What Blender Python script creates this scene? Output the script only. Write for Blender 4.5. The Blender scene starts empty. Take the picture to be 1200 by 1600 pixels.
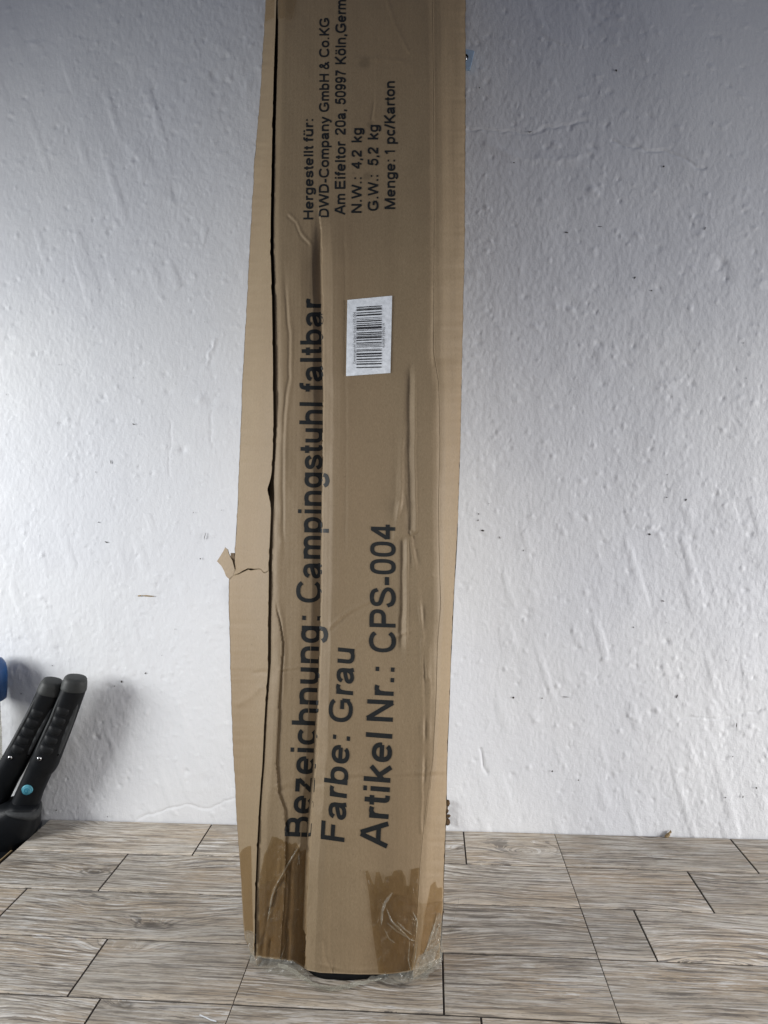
import bpy, bmesh, math, random
import numpy as np
from mathutils import Vector, Matrix
random.seed(7); rng = np.random.RandomState(11)
sc = bpy.context.scene
col = sc.collection

# ------------------------------------------------------------------ camera
CAMZ = 0.55
YAW, PITCH, ROLL = 0.07265, 0.04633, -0.01143
_cy, _sy, _cp, _sp = math.cos(YAW), math.sin(YAW), math.cos(PITCH), math.sin(PITCH)
FW = np.array([-_sy*_cp, _cy*_cp, -_sp]); _rt = np.array([_cy, _sy, 0.0]); _up = np.cross(_rt, FW)
RT = math.cos(ROLL)*_rt + math.sin(ROLL)*_up
UP = -math.sin(ROLL)*_rt + math.cos(ROLL)*_up
CAM = np.array([0.0, 0.0, CAMZ])
cd = bpy.data.cameras.new('camera'); cam = bpy.data.objects.new('camera', cd); col.objects.link(cam)
cd.sensor_fit = 'VERTICAL'; cd.sensor_height = 24.0; cd.lens = 15.0
cd.clip_start = 0.02; cd.clip_end = 50
M = Matrix.Identity(4)
for i in range(3):
    M[i][0] = RT[i]; M[i][1] = UP[i]; M[i][2] = -FW[i]; M[i][3] = CAM[i]
cam.matrix_world = M
sc.camera = cam

# ------------------------------------------------------------------ world, lamps, exposure
w = bpy.data.worlds.new('World'); sc.world = w; w.use_nodes = True
bg = w.node_tree.nodes['Background']; bg.inputs[0].default_value = (0.66, 0.73, 1.0, 1); bg.inputs[1].default_value = 0.15
def area(name, loc, target, sx, sy, power, color, spread=180):
    l = bpy.data.lights.new(name, 'AREA'); l.shape = 'RECTANGLE'; l.size = sx; l.size_y = sy
    l.energy = power; l.color = color; l.spread = math.radians(spread)
    o = bpy.data.objects.new(name, l); col.objects.link(o); o.location = loc
    o.rotation_euler = (Vector(target)-Vector(loc)).to_track_quat('-Z', 'Y').to_euler()
area('lamp_left', (-1.45, 0.38, 0.62), (-0.10, 0.99, 0.38), 0.45, 0.5, 6.9, (0.99, 1.0, 0.995), 99)
area('lamp_right', (2.10, 0.32, 0.42), (0.32, 0.99, 0.16), 0.8, 0.7, 10.6, (1.0, 0.99, 0.985), 70)
area('lamp_front', (0.10, -0.35, 0.95), (0.0, 0.72, 0.1), 0.10, 0.08, 0.55, (1.0, 0.97, 0.93), 70)
sc.view_settings.view_transform = 'Standard'; sc.view_settings.look = 'None'
sc.view_settings.exposure = 0.16; sc.view_settings.gamma = 1.0
sc.render.engine = 'CYCLES'
sc.cycles.transparent_max_bounces = 24

# ------------------------------------------------------------------ helpers
def tag(o, label=None, cat=None, group=None, kind=None):
    if label: o['label'] = label
    if cat: o['category'] = cat
    if group: o['group'] = group
    if kind: o['kind'] = kind
    return o
def empty(name, loc):
    o = bpy.data.objects.new(name, None); col.objects.link(o); o.location = loc; o.empty_display_size = 0.02
    return o
def link(name, me, mat, parent=None, smooth=True):
    o = bpy.data.objects.new(name, me); col.objects.link(o)
    if mat and not me.materials: me.materials.append(mat)
    if smooth: me.shade_smooth()
    if parent:
        o.parent = parent; o.matrix_parent_inverse = Matrix.Translation(parent.location).inverted() if parent.type == 'EMPTY' else Matrix.Identity(4)
    return o
def mesh_np(name, V, F):
    me = bpy.data.meshes.new(name)
    V = np.asarray(V, dtype=np.float32).reshape(-1, 3)
    if isinstance(F, np.ndarray):
        n, k = F.shape
        me.vertices.add(len(V)); me.vertices.foreach_set('co', V.ravel())
        me.loops.add(n*k); me.loops.foreach_set('vertex_index', F.astype(np.int32).ravel())
        me.polygons.add(n); me.polygons.foreach_set('loop_start', np.arange(0, n*k, k, dtype=np.int32))
        me.update(calc_edges=True)
    else:
        me.from_pydata([tuple(map(float, v)) for v in V], [], F); me.update()
    me.validate()
    return me
def gridF(nr, nc, base=0, flip=False):
    i = np.arange(nr-1)[:, None]*nc + np.arange(nc-1)[None, :]
    i = i.ravel() + base
    q = np.stack([i, i+1, i+nc+1, i+nc], 1)
    return q[:, ::-1] if flip else q
def ray(px, py):
    px = np.asarray(px, float)[..., None]; py = np.asarray(py, float)[..., None]
    return (px-600)*RT - (py-800)*UP + 1000*FW
def on_plane(px, py, p0, n):
    d = ray(px, py); t = ((p0-CAM) @ n)/(d @ n)
    return CAM + d*t[..., None]
def at_y(px, py, Y): return on_plane(px, py, np.array([0, Y, 0.]), np.array([0, 1., 0]))
def on_floor(px, py, z=0.0): return on_plane(px, py, np.array([0, 0, z]), np.array([0, 0, 1.]))
def vnoise(x, y, seed, fx=1.0, fy=1.0):
    r = np.random.RandomState(seed); T = r.rand(256, 256)
    x = x*fx+1000.0; y = y*fy+1000.0
    xi = np.floor(x).astype(int); yi = np.floor(y).astype(int); u = x-xi; v = y-yi
    u = u*u*u*(u*(u*6-15)+10); v = v*v*v*(v*(v*6-15)+10)
    a = T[xi % 256, yi % 256]; b = T[(xi+1) % 256, yi % 256]; c = T[xi % 256, (yi+1) % 256]; d = T[(xi+1) % 256, (yi+1) % 256]
    return (a*(1-u)+b*u)*(1-v)+(c*(1-u)+d*u)*v-0.5
EDGE_N = {}
def pl(y, pts):   # x of a mostly vertical polyline at image height y
    p = sorted((b, a) for a, b in pts)
    return np.interp(y, [q[0] for q in p], [q[1] for q in p])
def segdist(x, y, pts):
    best = np.full(np.shape(x), 1e9); side = np.zeros(np.shape(x))
    for (x0, y0), (x1, y1) in zip(pts[:-1], pts[1:]):
        dx, dy = x1-x0, y1-y0; L = dx*dx+dy*dy
        t = np.clip(((x-x0)*dx+(y-y0)*dy)/L, 0, 1)
        ex, ey = x-(x0+t*dx), y-(y0+t*dy); d = np.hypot(ex, ey)
        m = d < best; best = np.where(m, d, best); side = np.where(m, np.sign(dx*ey-dy*ex), side)
    return best*np.where(side == 0, 1, side)
def sst(a, b, x):
    t = np.clip((x-a)/(b-a), 0, 1); return t*t*(3-2*t)

# ------------------------------------------------------------------ materials
class NT:
    def __init__(s, name):
        s.m = bpy.data.materials.new(name); s.m.use_nodes = True; s.t = s.m.node_tree
        s.b = s.t.nodes['Principled BSDF']; s.out = s.t.nodes['Material Output']
    def n(s, typ, **kw):
        x = s.t.nodes.new(typ)
        for k, v in kw.items():
            if k.startswith('i_'):
                k = k[2:]; k = int(k) if k.isdigit() else k.replace('_', ' ')
                if hasattr(v, 'is_linked') or isinstance(v, bpy.types.NodeSocket): s.t.links.new(v, x.inputs[k])
                else: x.inputs[k].default_value = v
            else: setattr(x, k, v)
        return x
    def l(s, a, b): s.t.links.new(a, b)
    def math(s, op, a, b=None, c=None):
        x = s.t.nodes.new('ShaderNodeMath'); x.operation = op
        for k, v in enumerate((a, b, c)):
            if v is None: continue
            if isinstance(v, bpy.types.NodeSocket): s.l(v, x.inputs[k])
            else: x.inputs[k].default_value = v
        return x.outputs[0]
    def mapr(s, v, a, b, c=0.0, d=1.0, smooth=False):
        x = s.t.nodes.new('ShaderNodeMapRange')
        if smooth: x.interpolation_type = 'SMOOTHSTEP'
        s.l(v, x.inputs[0])
        for k, q in enumerate((a, b, c, d)): x.inputs[k+1].default_value = q
        return x.outputs[0]
    def scale(s, vec, v):
        x = s.t.nodes.new('ShaderNodeVectorMath'); x.operation = 'MULTIPLY'; s.l(vec, x.inputs[0]); x.inputs[1].default_value = v
        return x.outputs[0]
    def noise(s, vec, sc_, det=3, rough=0.5, dist=0.0):
        x = s.t.nodes.new('ShaderNodeTexNoise'); s.l(vec, x.inputs['Vector']); x.inputs['Scale'].default_value = sc_
        x.inputs['Detail'].default_value = det; x.inputs['Roughness'].default_value = rough; x.inputs['Distortion'].default_value = dist
        return x.outputs[0]
    def mix(s, f, a, b, mode='MIX'):
        x = s.t.nodes.new('ShaderNodeMix'); x.data_type = 'RGBA'; x.blend_type = mode
        if isinstance(f, bpy.types.NodeSocket): s.l(f, x.inputs[0])
        else: x.inputs[0].default_value = f
        for k, v in ((6, a), (7, b)):
            if isinstance(v, bpy.types.NodeSocket): s.l(v, x.inputs[k])
            else: x.inputs[k].default_value = (*v, 1)
        return x.outputs[2]
    def bump(s, h, strength, dist, normal=None):
        x = s.t.nodes.new('ShaderNodeBump'); s.l(h, x.inputs['Height']); x.inputs['Strength'].default_value = strength
        x.inputs['Distance'].default_value = dist
        if normal is not None: s.l(normal, x.inputs['Normal'])
        return x.outputs[0]
    def set(s, **kw):
        for k, v in kw.items():
            k = k.replace('_', ' ')
            if isinstance(v, bpy.types.NodeSocket): s.l(v, s.b.inputs[k])
            else: s.b.inputs[k].default_value = v
        return s.m

STAINS = [(569, 98, 0.0095), (573, 276, 0.0085), (578, 195, 0.006), (553, 270, 0.004)]
Y0, SL = 0.6720, 0.158
def mat_card(name, c0, c1, flute=True):
    q = NT(name); tc = q.n('ShaderNodeTexCoord').outputs['Object']
    fib = q.noise(q.scale(tc, (1, 1, 0.35)), 900, 4, 0.6)
    blot = q.noise(q.scale(tc, (1, 1, 0.4)), 22, 4, 0.6)
    speck = q.noise(tc, 420, 2, 0.5)
    c = q.mix(q.mapr(fib, 0.3, 0.7), c0, c1)
    c = q.mix(q.mapr(blot, 0.35, 0.7, 0, 0.35), c, tuple(v*0.86 for v in c0))
    c = q.mix(q.mapr(speck, 0.70, 0.76, 0, 0.5), c, tuple(v*0.45 for v in c0))
    big = q.noise(q.scale(tc, (1, 1, 0.5)), 7, 2, 0.5)
    c = q.mix(q.mapr(big, 0.4, 0.65, 0, 0.25), c, (c0[0]*1.04, c0[1]*0.96, c0[2]*0.95))
    for px, py, rr in STAINS:
        v = q.n('ShaderNodeVectorMath', operation='DISTANCE'); q.l(tc, v.inputs[0]); v.inputs[1].default_value = tuple(at_y([px], [py], Y0+SL*(CAMZ+(754-py)/1000*0.85))[0])
        dd = q.math('ADD', v.outputs['Value'], q.math('MULTIPLY', q.math('SUBTRACT', blot, 0.5), 0.012))
        c = q.mix(q.mapr(dd, rr*0.3, rr, 0.45, 0, True), c, tuple(v_*0.5 for v_ in c0))
    nb = q.bump(fib, 0.12, 0.0004)
    wv = q.n('ShaderNodeTexWave', wave_type='BANDS', bands_direction='X'); q.l(tc, wv.inputs['Vector']); wv.inputs['Scale'].default_value = 60
    wv.inputs['Distortion'].default_value = 0.6; wv.inputs['Detail'].default_value = 1
    nb = q.bump(wv.outputs[1], 0.10, 0.0006, nb)
    sm = q.noise(tc, 45, 3, 0.5); nb = q.bump(sm, 0.22, 0.003, nb)
    return q.set(Base_Color=c, Roughness=0.62, Normal=nb, Specular_IOR_Level=0.4)
M_CARD = mat_card('cardboard', (0.206, 0.148, 0.083), (0.264, 0.196, 0.116))
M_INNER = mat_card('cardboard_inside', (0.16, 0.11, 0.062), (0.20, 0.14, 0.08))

def simple(name, color, rough, spec=0.5, metal=0.0, bump=None):
    q = NT(name)
    tc = q.n('ShaderNodeTexCoord').outputs['Object']
    nz = q.noise(tc, 180, 4, 0.6)
    c = q.mix(q.mapr(nz, 0.3, 0.7), tuple(v*0.85 for v in color), tuple(min(1, v*1.15) for v in color))
    q.set(Base_Color=c, Roughness=rough, Specular_IOR_Level=spec, Metallic=metal)
    if bump: q.set(Normal=q.bump(q.noise(tc, bump[0], 3, 0.6), bump[1], bump[2]))
    return q.m
def ink():
    q = NT('printed_ink'); tc = q.n('ShaderNodeTexCoord').outputs['Object']
    nz = q.noise(tc, 700, 3, 0.7); nz2 = q.noise(tc, 60, 3, 0.6)
    f = q.math('ADD', q.mapr(nz, 0.45, 0.75, 0, 0.30), q.mapr(nz2, 0.5, 0.75, 0, 0.15))
    c = q.mix(f, (0.006, 0.008, 0.009), (0.038, 0.032, 0.024))
    return q.set(Base_Color=c, Roughness=0.6, Specular_IOR_Level=0.3)
M_INK = ink()
M_BLACKINK = simple('label_ink', (0.015, 0.015, 0.018), 0.5)
M_LABEL = simple('label_paper', (0.74, 0.77, 0.80), 0.35, 0.5)
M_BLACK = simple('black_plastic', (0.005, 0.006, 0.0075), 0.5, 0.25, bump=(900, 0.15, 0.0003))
M_RUBBER = simple('black_rubber', (0.007, 0.008, 0.009), 0.6, 0.28, bump=(1400, 0.25, 0.0003))
M_STRIP = simple('charcoal_rubber', (0.042, 0.044, 0.045), 0.7, 0.3, bump=(900, 0.4, 0.0004))
M_CAPM = simple('dark_grey_plastic', (0.030, 0.032, 0.031), 0.6, 0.4, bump=(700, 0.2, 0.0003))
M_SCREW = simple('screw_steel', (0.45, 0.45, 0.46), 0.32, 0.5, 1.0)
M_ZINC = simple('zinc_plate', (0.42, 0.55, 0.68), 0.4, 0.5, 0.35)
M_HOLE = simple('hole_black', (0.004, 0.004, 0.004), 0.9, 0.1)
M_BADGE = simple('badge_cyan', (0.09, 0.32, 0.40), 0.4)
M_BADGE2 = simple('badge_dark_cyan', (0.03, 0.22, 0.34), 0.4)
M_BLUE = simple('blue_plastic', (0.010, 0.065, 0.20), 0.4, 0.5)
M_CLUMP = simple('dry_brown', (0.075, 0.045, 0.022), 0.9, 0.2, bump=(500, 0.8, 0.002))
M_FLECK = simple('dark_fleck', (0.05, 0.045, 0.04), 0.8)
M_STRAW = simple('straw', (0.28, 0.20, 0.10), 0.8)

def film(name, tint, fac, gloss_col, rough, bump_s):
    q = NT(name); tc = q.n('ShaderNodeTexCoord').outputs['Object']
    t = q.n('ShaderNodeBsdfTransparent'); t.inputs[0].default_value = (*tint, 1)
    nz = q.noise(tc, 60, 4, 0.6, 0.8); nz2 = q.noise(q.scale(tc, (1, 1, 0.3)), 240, 3, 0.6)
    nb = q.bump(nz, bump_s, 0.006); nb = q.bump(nz2, bump_s*0.6, 0.0012, nb)
    q.set(Base_Color=(*gloss_col, 1), Roughness=rough, Specular_IOR_Level=0.7, Normal=nb)
    mx = q.n('ShaderNodeMixShader')
    f = q.mapr(q.noise(tc, 35, 3, 0.6), 0.3, 0.7, fac*0.7, fac*1.3)
    q.l(f, mx.inputs[0]); q.l(t.outputs[0], mx.inputs[1]); q.l(q.b.outputs[0], mx.inputs[2]); q.l(mx.outputs[0], q.out.inputs[0])
    return q.m
M_BTAPE = film('brown_tape', (0.86, 0.79, 0.66), 0.16, (0.14, 0.10, 0.06), 0.14, 1.0)
M_BTAPE2 = film('thin_brown_tape', (0.88, 0.82, 0.72), 0.10, (0.12, 0.09, 0.05), 0.26, 0.4)
M_CLEAR = film('clear_tape', (0.95, 0.94, 0.90), 0.34, (0.42, 0.41, 0.36), 0.14, 1.0)
M_LOOP = film('milky_tape', (0.93, 0.92, 0.86), 0.60, (0.40, 0.39, 0.33), 0.2, 0.9)
M_CLEAR2 = film('clear_tape_flat', (0.93, 0.89, 0.82), 0.05, (0.4, 0.38, 0.32), 0.14, 0.8)

def mat_wall():
    q = NT('white_plaster'); tc = q.n('ShaderNodeTexCoord').outputs['Object']
    n1 = q.noise(tc, 420, 4, 0.65); n2 = q.noise(q.scale(tc, (1.4, 1, 0.8)), 130, 4, 0.6); n3 = q.noise(tc, 3, 3, 0.5)
    n4 = q.noise(tc, 500, 2, 0.5)
    c = q.mix(q.mapr(n3, 0.35, 0.65), (0.585, 0.595, 0.62), (0.635, 0.642, 0.652))
    c = q.mix(q.mapr(n4, 0.74, 0.79, 0, 0.35), c, (0.3, 0.29, 0.27))
    nb = q.bump(n2, 0.16, 0.0028); nb = q.bump(n1, 0.42, 0.0011, nb)
    return q.set(Base_Color=c, Roughness=0.72, Normal=nb, Specular_IOR_Level=0.28)
M_WALL = mat_wall()

def mat_plank():
    q = NT('weathered_plank'); tc = q.n('ShaderNodeTexCoord').outputs['Object']
    oi = q.n('ShaderNodeObjectInfo').outputs['Random']
    rv = q.n('ShaderNodeCombineXYZ'); q.l(q.math('MULTIPLY', oi, 37.0), rv.inputs[0]); q.l(q.math('MULTIPLY', oi, 91.0), rv.inputs[1]); q.l(q.math('MULTIPLY', oi, 13.0), rv.inputs[2])
    ad = q.n('ShaderNodeVectorMath', operation='ADD'); q.l(tc, ad.inputs[0]); q.l(rv.outputs[0], ad.inputs[1]); P = ad.outputs[0]
    sep = q.n('ShaderNodeSeparateXYZ'); q.l(P, sep.inputs[0]); y = sep.outputs[1]
    loc = q.n('ShaderNodeSeparateXYZ'); q.l(tc, loc.inputs[0])
    low = q.noise(q.scale(P, (3.6, 10.0, 1)), 1.0, 1, 0.35, 0.1)
    mid = q.noise(q.scale(P, (34, 60, 1)), 1.0, 3, 0.55)
    vo = q.n('ShaderNodeTexVoronoi'); q.l(q.scale(P, (4.2, 13.0, 1)), vo.inputs['Vector']); vo.inputs['Scale'].default_value = 1.0
    vd = q.math('ADD', vo.outputs['Distance'], q.math('MULTIPLY', q.math('SUBTRACT', mid, 0.5), 0.10))
    kn = q.math('POWER', 2.718, q.math('MULTIPLY', vd, -5.5))
    r2 = q.math('FRACT', q.math('MULTIPLY', oi, 7.31)); r3 = q.math('FRACT', q.math('MULTIPLY', oi, 19.7))
    amp = q.mapr(q.math('POWER', r2, 1.6), 0, 1, 2.0, 30.0)
    ring = q.math('ADD', q.math('MULTIPLY', y, 190.0), q.math('MULTIPLY', low, amp))
    ring = q.math('ADD', ring, q.math('MULTIPLY', mid, 0.8))
    ring = q.math('ADD', ring, q.math('MULTIPLY', kn, 7.0))
    rc = q.n('ShaderNodeCombineXYZ'); q.l(q.math('MULTIPLY', ring, 1.0), rc.inputs[0]); q.l(q.math('MULTIPLY', sep.outputs[0], 9.0), rc.inputs[1]); q.l(rv.outputs[0], rc.inputs[2])
    gr = q.noise(rc.outputs[0], 1.5, 5, 0.70)
    fine = q.noise(q.scale(P, (10, 340, 1)), 1.0, 3, 0.65); fine2 = q.noise(q.scale(P, (60, 700, 1)), 1.0, 2, 0.6)
    pat = q.noise(q.scale(P, (18, 34, 1)), 1.0, 5, 0.68, 0.2); warm = q.noise(q.scale(P, (5, 26, 3)), 1.0, 3, 0.55)
    strong = q.mapr(q.noise(q.scale(P, (5, 13, 8)), 1.0, 3, 0.6), 0.36, 0.62)
    c = q.mix(q.mapr(pat, 0.33, 0.67), (0.235, 0.202, 0.160), (0.360, 0.326, 0.274))
    c = q.mix(q.mapr(warm, 0.44, 0.66, 0, 0.75), c, (0.300, 0.228, 0.150))
    edge = q.math('MULTIPLY', q.mapr(loc.outputs[1], -0.030, -0.041, 0, 1, True), q.mapr(pat, 0.3, 0.6, 0.2, 0.9))
    c = q.mix(edge, c, (0.46, 0.395, 0.31))
    # late wood (dark) and limed pores (white), both following the rings
    dk = q.math('MULTIPLY', q.mapr(gr, 0.455, 0.42, 0, 1, True), q.mapr(strong, 0, 1, 0.35, 0.9)); c = q.mix(dk, c, (0.085, 0.072, 0.060))
    wh = q.math('MULTIPLY', q.mapr(gr, 0.555, 0.585, 0, 1, True), q.mapr(strong, 0, 1, 0.10, 0.85)); wh = q.math('MULTIPLY', wh, q.mapr(fine, 0.38, 0.55, 0.35, 1))
    c = q.mix(wh, c, (0.56, 0.55, 0.53))
    ring2 = q.math('ADD', q.math('MULTIPLY', ring, 0.62), q.math('MULTIPLY', gr, 0.9)); f2 = q.math('FRACT', ring2)
    ln = q.math('MULTIPLY', q.mapr(f2, 0.10, 0.24, 0, 1, True), q.mapr(f2, 0.24, 0.36, 1, 0, True))
    lw = q.math('MULTIPLY', q.mapr(f2, 0.36, 0.44, 0, 1, True), q.mapr(f2, 0.44, 0.55, 1, 0, True))
    pr = q.math('MULTIPLY', q.mapr(r3, 0.2, 0.8, 0.25, 1), q.mapr(strong, 0, 1, 0.45, 1))
    c = q.mix(q.math('MULTIPLY', ln, q.math('MULTIPLY', pr, 0.62)), c, (0.085, 0.066, 0.050))
    c = q.mix(q.math('MULTIPLY', lw, q.math('MULTIPLY', pr, 0.65)), c, (0.60, 0.57, 0.52))
    st = q.math('MULTIPLY', q.mapr(fine, 0.55, 0.61), 0.5); st = q.math('MULTIPLY', st, q.mapr(r3, 0, 1, 0.9, 0.35)); c = q.mix(st, c, (0.50, 0.49, 0.475))
    c = q.mix(q.mapr(fine, 0.44, 0.37, 0, 0.65), c, (0.080, 0.070, 0.062))
    c = q.mix(q.mapr(fine2, 0.56, 0.64, 0, 0.45), c, (0.10, 0.09, 0.08))
    isk = q.mapr(q.n('ShaderNodeSeparateColor', i_0=vo.outputs['Color']).outputs[0], 0.55, 0.56)
    c = q.mix(q.math('MULTIPLY', q.mapr(vd, 0.04, 0.075, 0.75, 0, True), isk), c, (0.040, 0.032, 0.026))
    c = q.mix(q.math('MULTIPLY', q.math('MULTIPLY', q.mapr(vd, 0.085, 0.10, 0, 1), q.mapr(vd, 0.10, 0.12, 1, 0)), q.math('MULTIPLY', isk, 0.7)), c, (0.06, 0.05, 0.04))
    bri = q.mapr(q.math('FRACT', q.math('MULTIPLY', oi, 3.7)), 0, 1, 1.10, 1.40)
    hs = q.n('ShaderNodeHueSaturation'); q.l(c, hs.inputs['Color']); q.l(bri, hs.inputs['Value']); hs.inputs['Saturation'].default_value = 0.95
    h = q.math('ADD', q.math('MULTIPLY', fine, 0.6), gr)
    return q.set(Base_Color=hs.outputs[0], Roughness=q.mapr(fine, 0.3, 0.7, 0.62, 0.45), Specular_IOR_Level=0.4, Normal=q.bump(h, 0.6, 0.0012))
M_PLANK = mat_plank()
M_GROUT = simple('dark_joint', (0.040, 0.034, 0.031), 0.9, 0.2)
M_SLAB = simple('table_slab', (0.035, 0.028, 0.022), 0.7)
M_FLOOR = simple('dark_floor', (0.03, 0.03, 0.032), 0.8)

# ------------------------------------------------------------------ the wall
D = 0.9917
def axis(segs):
    out = []
    for a, b, st in segs: out += list(np.arange(a, b, st))
    return np.array(out+[segs[-1][1]])
wx = axis([(-2.6, -0.80, 0.05), (-0.80, 0.78, 0.0017), (0.78, 2.6, 0.05)])
wz = axis([(-0.75, -0.05, 0.03), (-0.05, 1.36, 0.0017), (1.36, 2.3, 0.05)])
X, Z = np.meshgrid(wx, wz)
Hw = 0.0030*vnoise(X, Z, 1, 3, 2.4) + 0.0014*vnoise(X, Z, 2, 11, 7) + 0.0006*vnoise(X, Z, 3, 34, 26)
mod = np.clip(0.62+1.3*vnoise(X, Z, 9, 5, 4), 0.25, 1.25)
Hw += mod*(0.68-0.32*sst(-0.1, 0.5, X))*(0.00050*vnoise(X, Z, 4, 95, 80) + 0.00060*vnoise(X, Z, 5, 210, 165)) + 0.0003*vnoise(X, Z, 15, 330, 150)
Hw += 0.0008*np.clip(vnoise(X+0.3*Z, Z, 6, 60, 16)-0.15, 0, 1)*3*(vnoise(X, Z, 16, 4, 3) > 0)
ix0, ix1 = np.searchsorted(wx, -0.78), np.searchsorted(wx, 0.76)
for k in range(2600):                      # plaster blobs and pits
    bx, bz = rng.uniform(-0.72, 0.70), rng.uniform(0.0, 1.3); r = rng.uniform(0.0014, 0.0038) if k > 80 else rng.uniform(0.004, 0.008)
    a = r*rng.choice([0.26, 0.18, -0.28])*(1 if r < 0.004 else 0.45); st = rng.uniform(0.6, 1.6); an = rng.uniform(-0.9, 0.3)
    j0, j1 = np.searchsorted(wx, (bx-3*r, bx+3*r)); i0, i1 = np.searchsorted(wz, (bz-3*r, bz+3*r))
    dx = X[i0:i1, j0:j1]-bx; dz = Z[i0:i1, j0:j1]-bz
    u = dx*math.cos(an)+dz*math.sin(an); v = -dx*math.sin(an)+dz*math.cos(an)
    Hw[i0:i1, j0:j1] += a*np.exp(-((u/(r*st))**2+(v/r)**2))
def wall_px(pts):
    p = at_y([a for a, b in pts], [b for a, b in pts], D-0.001); return list(zip(p[:, 0], p[:, 2]))
cracks = [([(728, 203), (750, 202), (790, 204), (830, 206), (850, 200), (880, 196), (905, 188), (915, 190)], 0.0012, 0.0008),
          ([(955, 222), (985, 228), (1010, 236), (1035, 236), (1060, 241), (1085, 260), (1105, 262)], 0.0014, 0.0011),
          ([(1065, 1121), (1090, 1119), (1110, 1124), (1150, 1117), (1200, 1108)], 0.0009, 0.0007),
          ([(753, 1170), (756, 1188), (758, 1200), (760, 1208)], 0.0012, 0.0015),
          ([(215, 1281), (240, 1270), (262, 1262), (290, 1256), (310, 1262), (330, 1262), (350, 1252), (366, 1246)], 0.0012, 0.0010),
          ([(338, 528), (330, 548), (322, 568)], 0.0030, -0.0010), ([(330, 640), (331, 698)], 0.0010, 0.0006),
          ([(266, 655), (265, 742)], 0.0008, 0.0005),
          ([(760, 225), (800, 243), (850, 250), (900, 248)], 0.006, -0.0008)]
for pts, wd, dp in cracks:
    wp = wall_px(pts)
    xs = [a for a, b in wp]; zs = [b for a, b in wp]
    j0, j1 = np.searchsorted(wx, (min(xs)-0.02, max(xs)+0.02)); i0, i1 = np.searchsorted(wz, (min(zs)-0.02, max(zs)+0.02))
    xx, zz = X[i0:i1, j0:j1], Z[i0:i1, j0:j1]
    xx = xx+0.003*vnoise(xx, zz, 31, 90, 90)*2; zz = zz+0.003*vnoise(xx, zz, 32, 90, 90)*2
    Hw[i0:i1, j0:j1] -= 1.25*dp*np.exp(-(segdist(xx, zz, wp)/max(wd, 0.0017))**2)
for px, py, rr, a in [(285, 703, .006, -.0022), (330, 628, .008, -.0014), (312, 622, .006, .0013), (240, 905, .012, .0008), (925, 297, .006, .0016), (1132, 425, .014, -.0012), (1128, 410, .006, -.0015)]:
    wp = wall_px([(px, py)])[0]; Hw += a*np.exp(-(((X-wp[0])**2+(Z-wp[1])**2)/rr**2))
Vw = np.stack([X, D - Hw, Z], -1).reshape(-1, 3)
wall = link('plastered_wall', mesh_np('plastered_wall', Vw, gridF(len(wz), len(wx))), M_WALL)
tag(wall, 'rough white plastered wall with lumps and fine cracks behind the long carton', 'wall', kind='structure')
wall.name = 'wall'

# paint specks stuck on the wall
def flake_mesh(name, specs, mat, parent=None, T=0.0006):
    V, F = [], []
    for px, py, ln, wd, an in specs:
        c = at_y([px], [py], D-0.0014)[0]
        n = 7; b = len(V)
        pts = []
        for k in range(n):
            t = 2*math.pi*k/n; rr = 1+random.uniform(-.25, .25)
            u, v = ln*math.cos(t)*rr, wd*math.sin(t)*rr
            pts.append((c[0]+u*math.cos(an)-v*math.sin(an), c[2]+u*math.sin(an)+v*math.cos(an)))
        for p in pts: V.append((p[0], c[1], p[1]))
        for p in pts: V.append((c[0]+(p[0]-c[0])*.6, c[1]-T, c[2]+(p[1]-c[2])*.6))
        F.append([b+n+k for k in range(n)])
        for k in range(n): F.append([b+k, b+(k+1) % n, b+n+(k+1) % n, b+n+k])
    return link(name, mesh_np(name, V, F), mat, parent, False)
sp = [(209, 663, .0024, .0008, -.3), (154, 816, .0018, .0008, 0), (166, 847, .003, .0008, -.4), (320, 838, .006, .0005, 1.3), (313, 873, .0010, .001, 0),
      (33, 1084, .0022, .0007, 0), (190, 1065, .0016, .0016, 0), (179, 1072, .0012, .0007, .5), (227, 1052, .002, .0008, 1), (93, 1188, .0012, .0012, 0),
      (88, 1266, .0012, .0012, 0), (168, 1276, .0008, .0008, 0), (173, 722, .0035, .0005, -1.4), (1015, 835, .0018, .0016, 0), (1036, 939, .0028, .0008, -.2),
      (1058, 1088, .003, .0007, 1.2), (884, 1089, .006, .0006, -.05), (802, 1090, .0018, .0016, 0), (863, 1205, .0016, .0014, .4), (847, 1091, .001, .001, 0),
      (1182, 1231, .0013, .0013, 0), (1161, 1245, .002, .0007, 1.4), (1134, 1246, .001, .001, 0), (904, 1219, .001, .001, 0), (1151, 1133, .004, .0006, 1.5),
      (1145, 1182, .001, .001, 0), (748, 803, .0013, .0009, 0), (747, 813, .0015, .0008, .8), (754, 829, .0028, .0012, -.3), (781, 840, .0018, .0006, 1.9),
      (828, 206, .0028, .0008, .1), (1037, 260, .0016, .0012, 0), (803, 254, .0014, .001, 0), (992, 434, .0022, .0012, .9), (1018, 454, .001, .001, 0),
      (885, 363, .003, .0008, -.2), (938, 354, .004, .0004, -.1), (1102, 357, .003, .0005, 1.1), (749, 137, .001, .001, 0), (963, 110, .0018, .0012, -.6),
      (990, 980, .001, .001, 0), (818, 860, .0015, .0007, 1.2), (1042, 777, .001, .0008, 0), (1072, 781, .0018, .001, 1.2), (768, 1322, .001, .001, 0)]
for k in range(28): sp.append((random.uniform(10, 1190), random.uniform(500, 1270), random.uniform(.0004, .0009), random.uniform(.0004, .0007), random.uniform(0, 3)))
sp = [s for s in sp if not (350 < s[0] < 725)]
tag(flake_mesh('paint_specks', sp, M_FLECK), kind='stuff')
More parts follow.
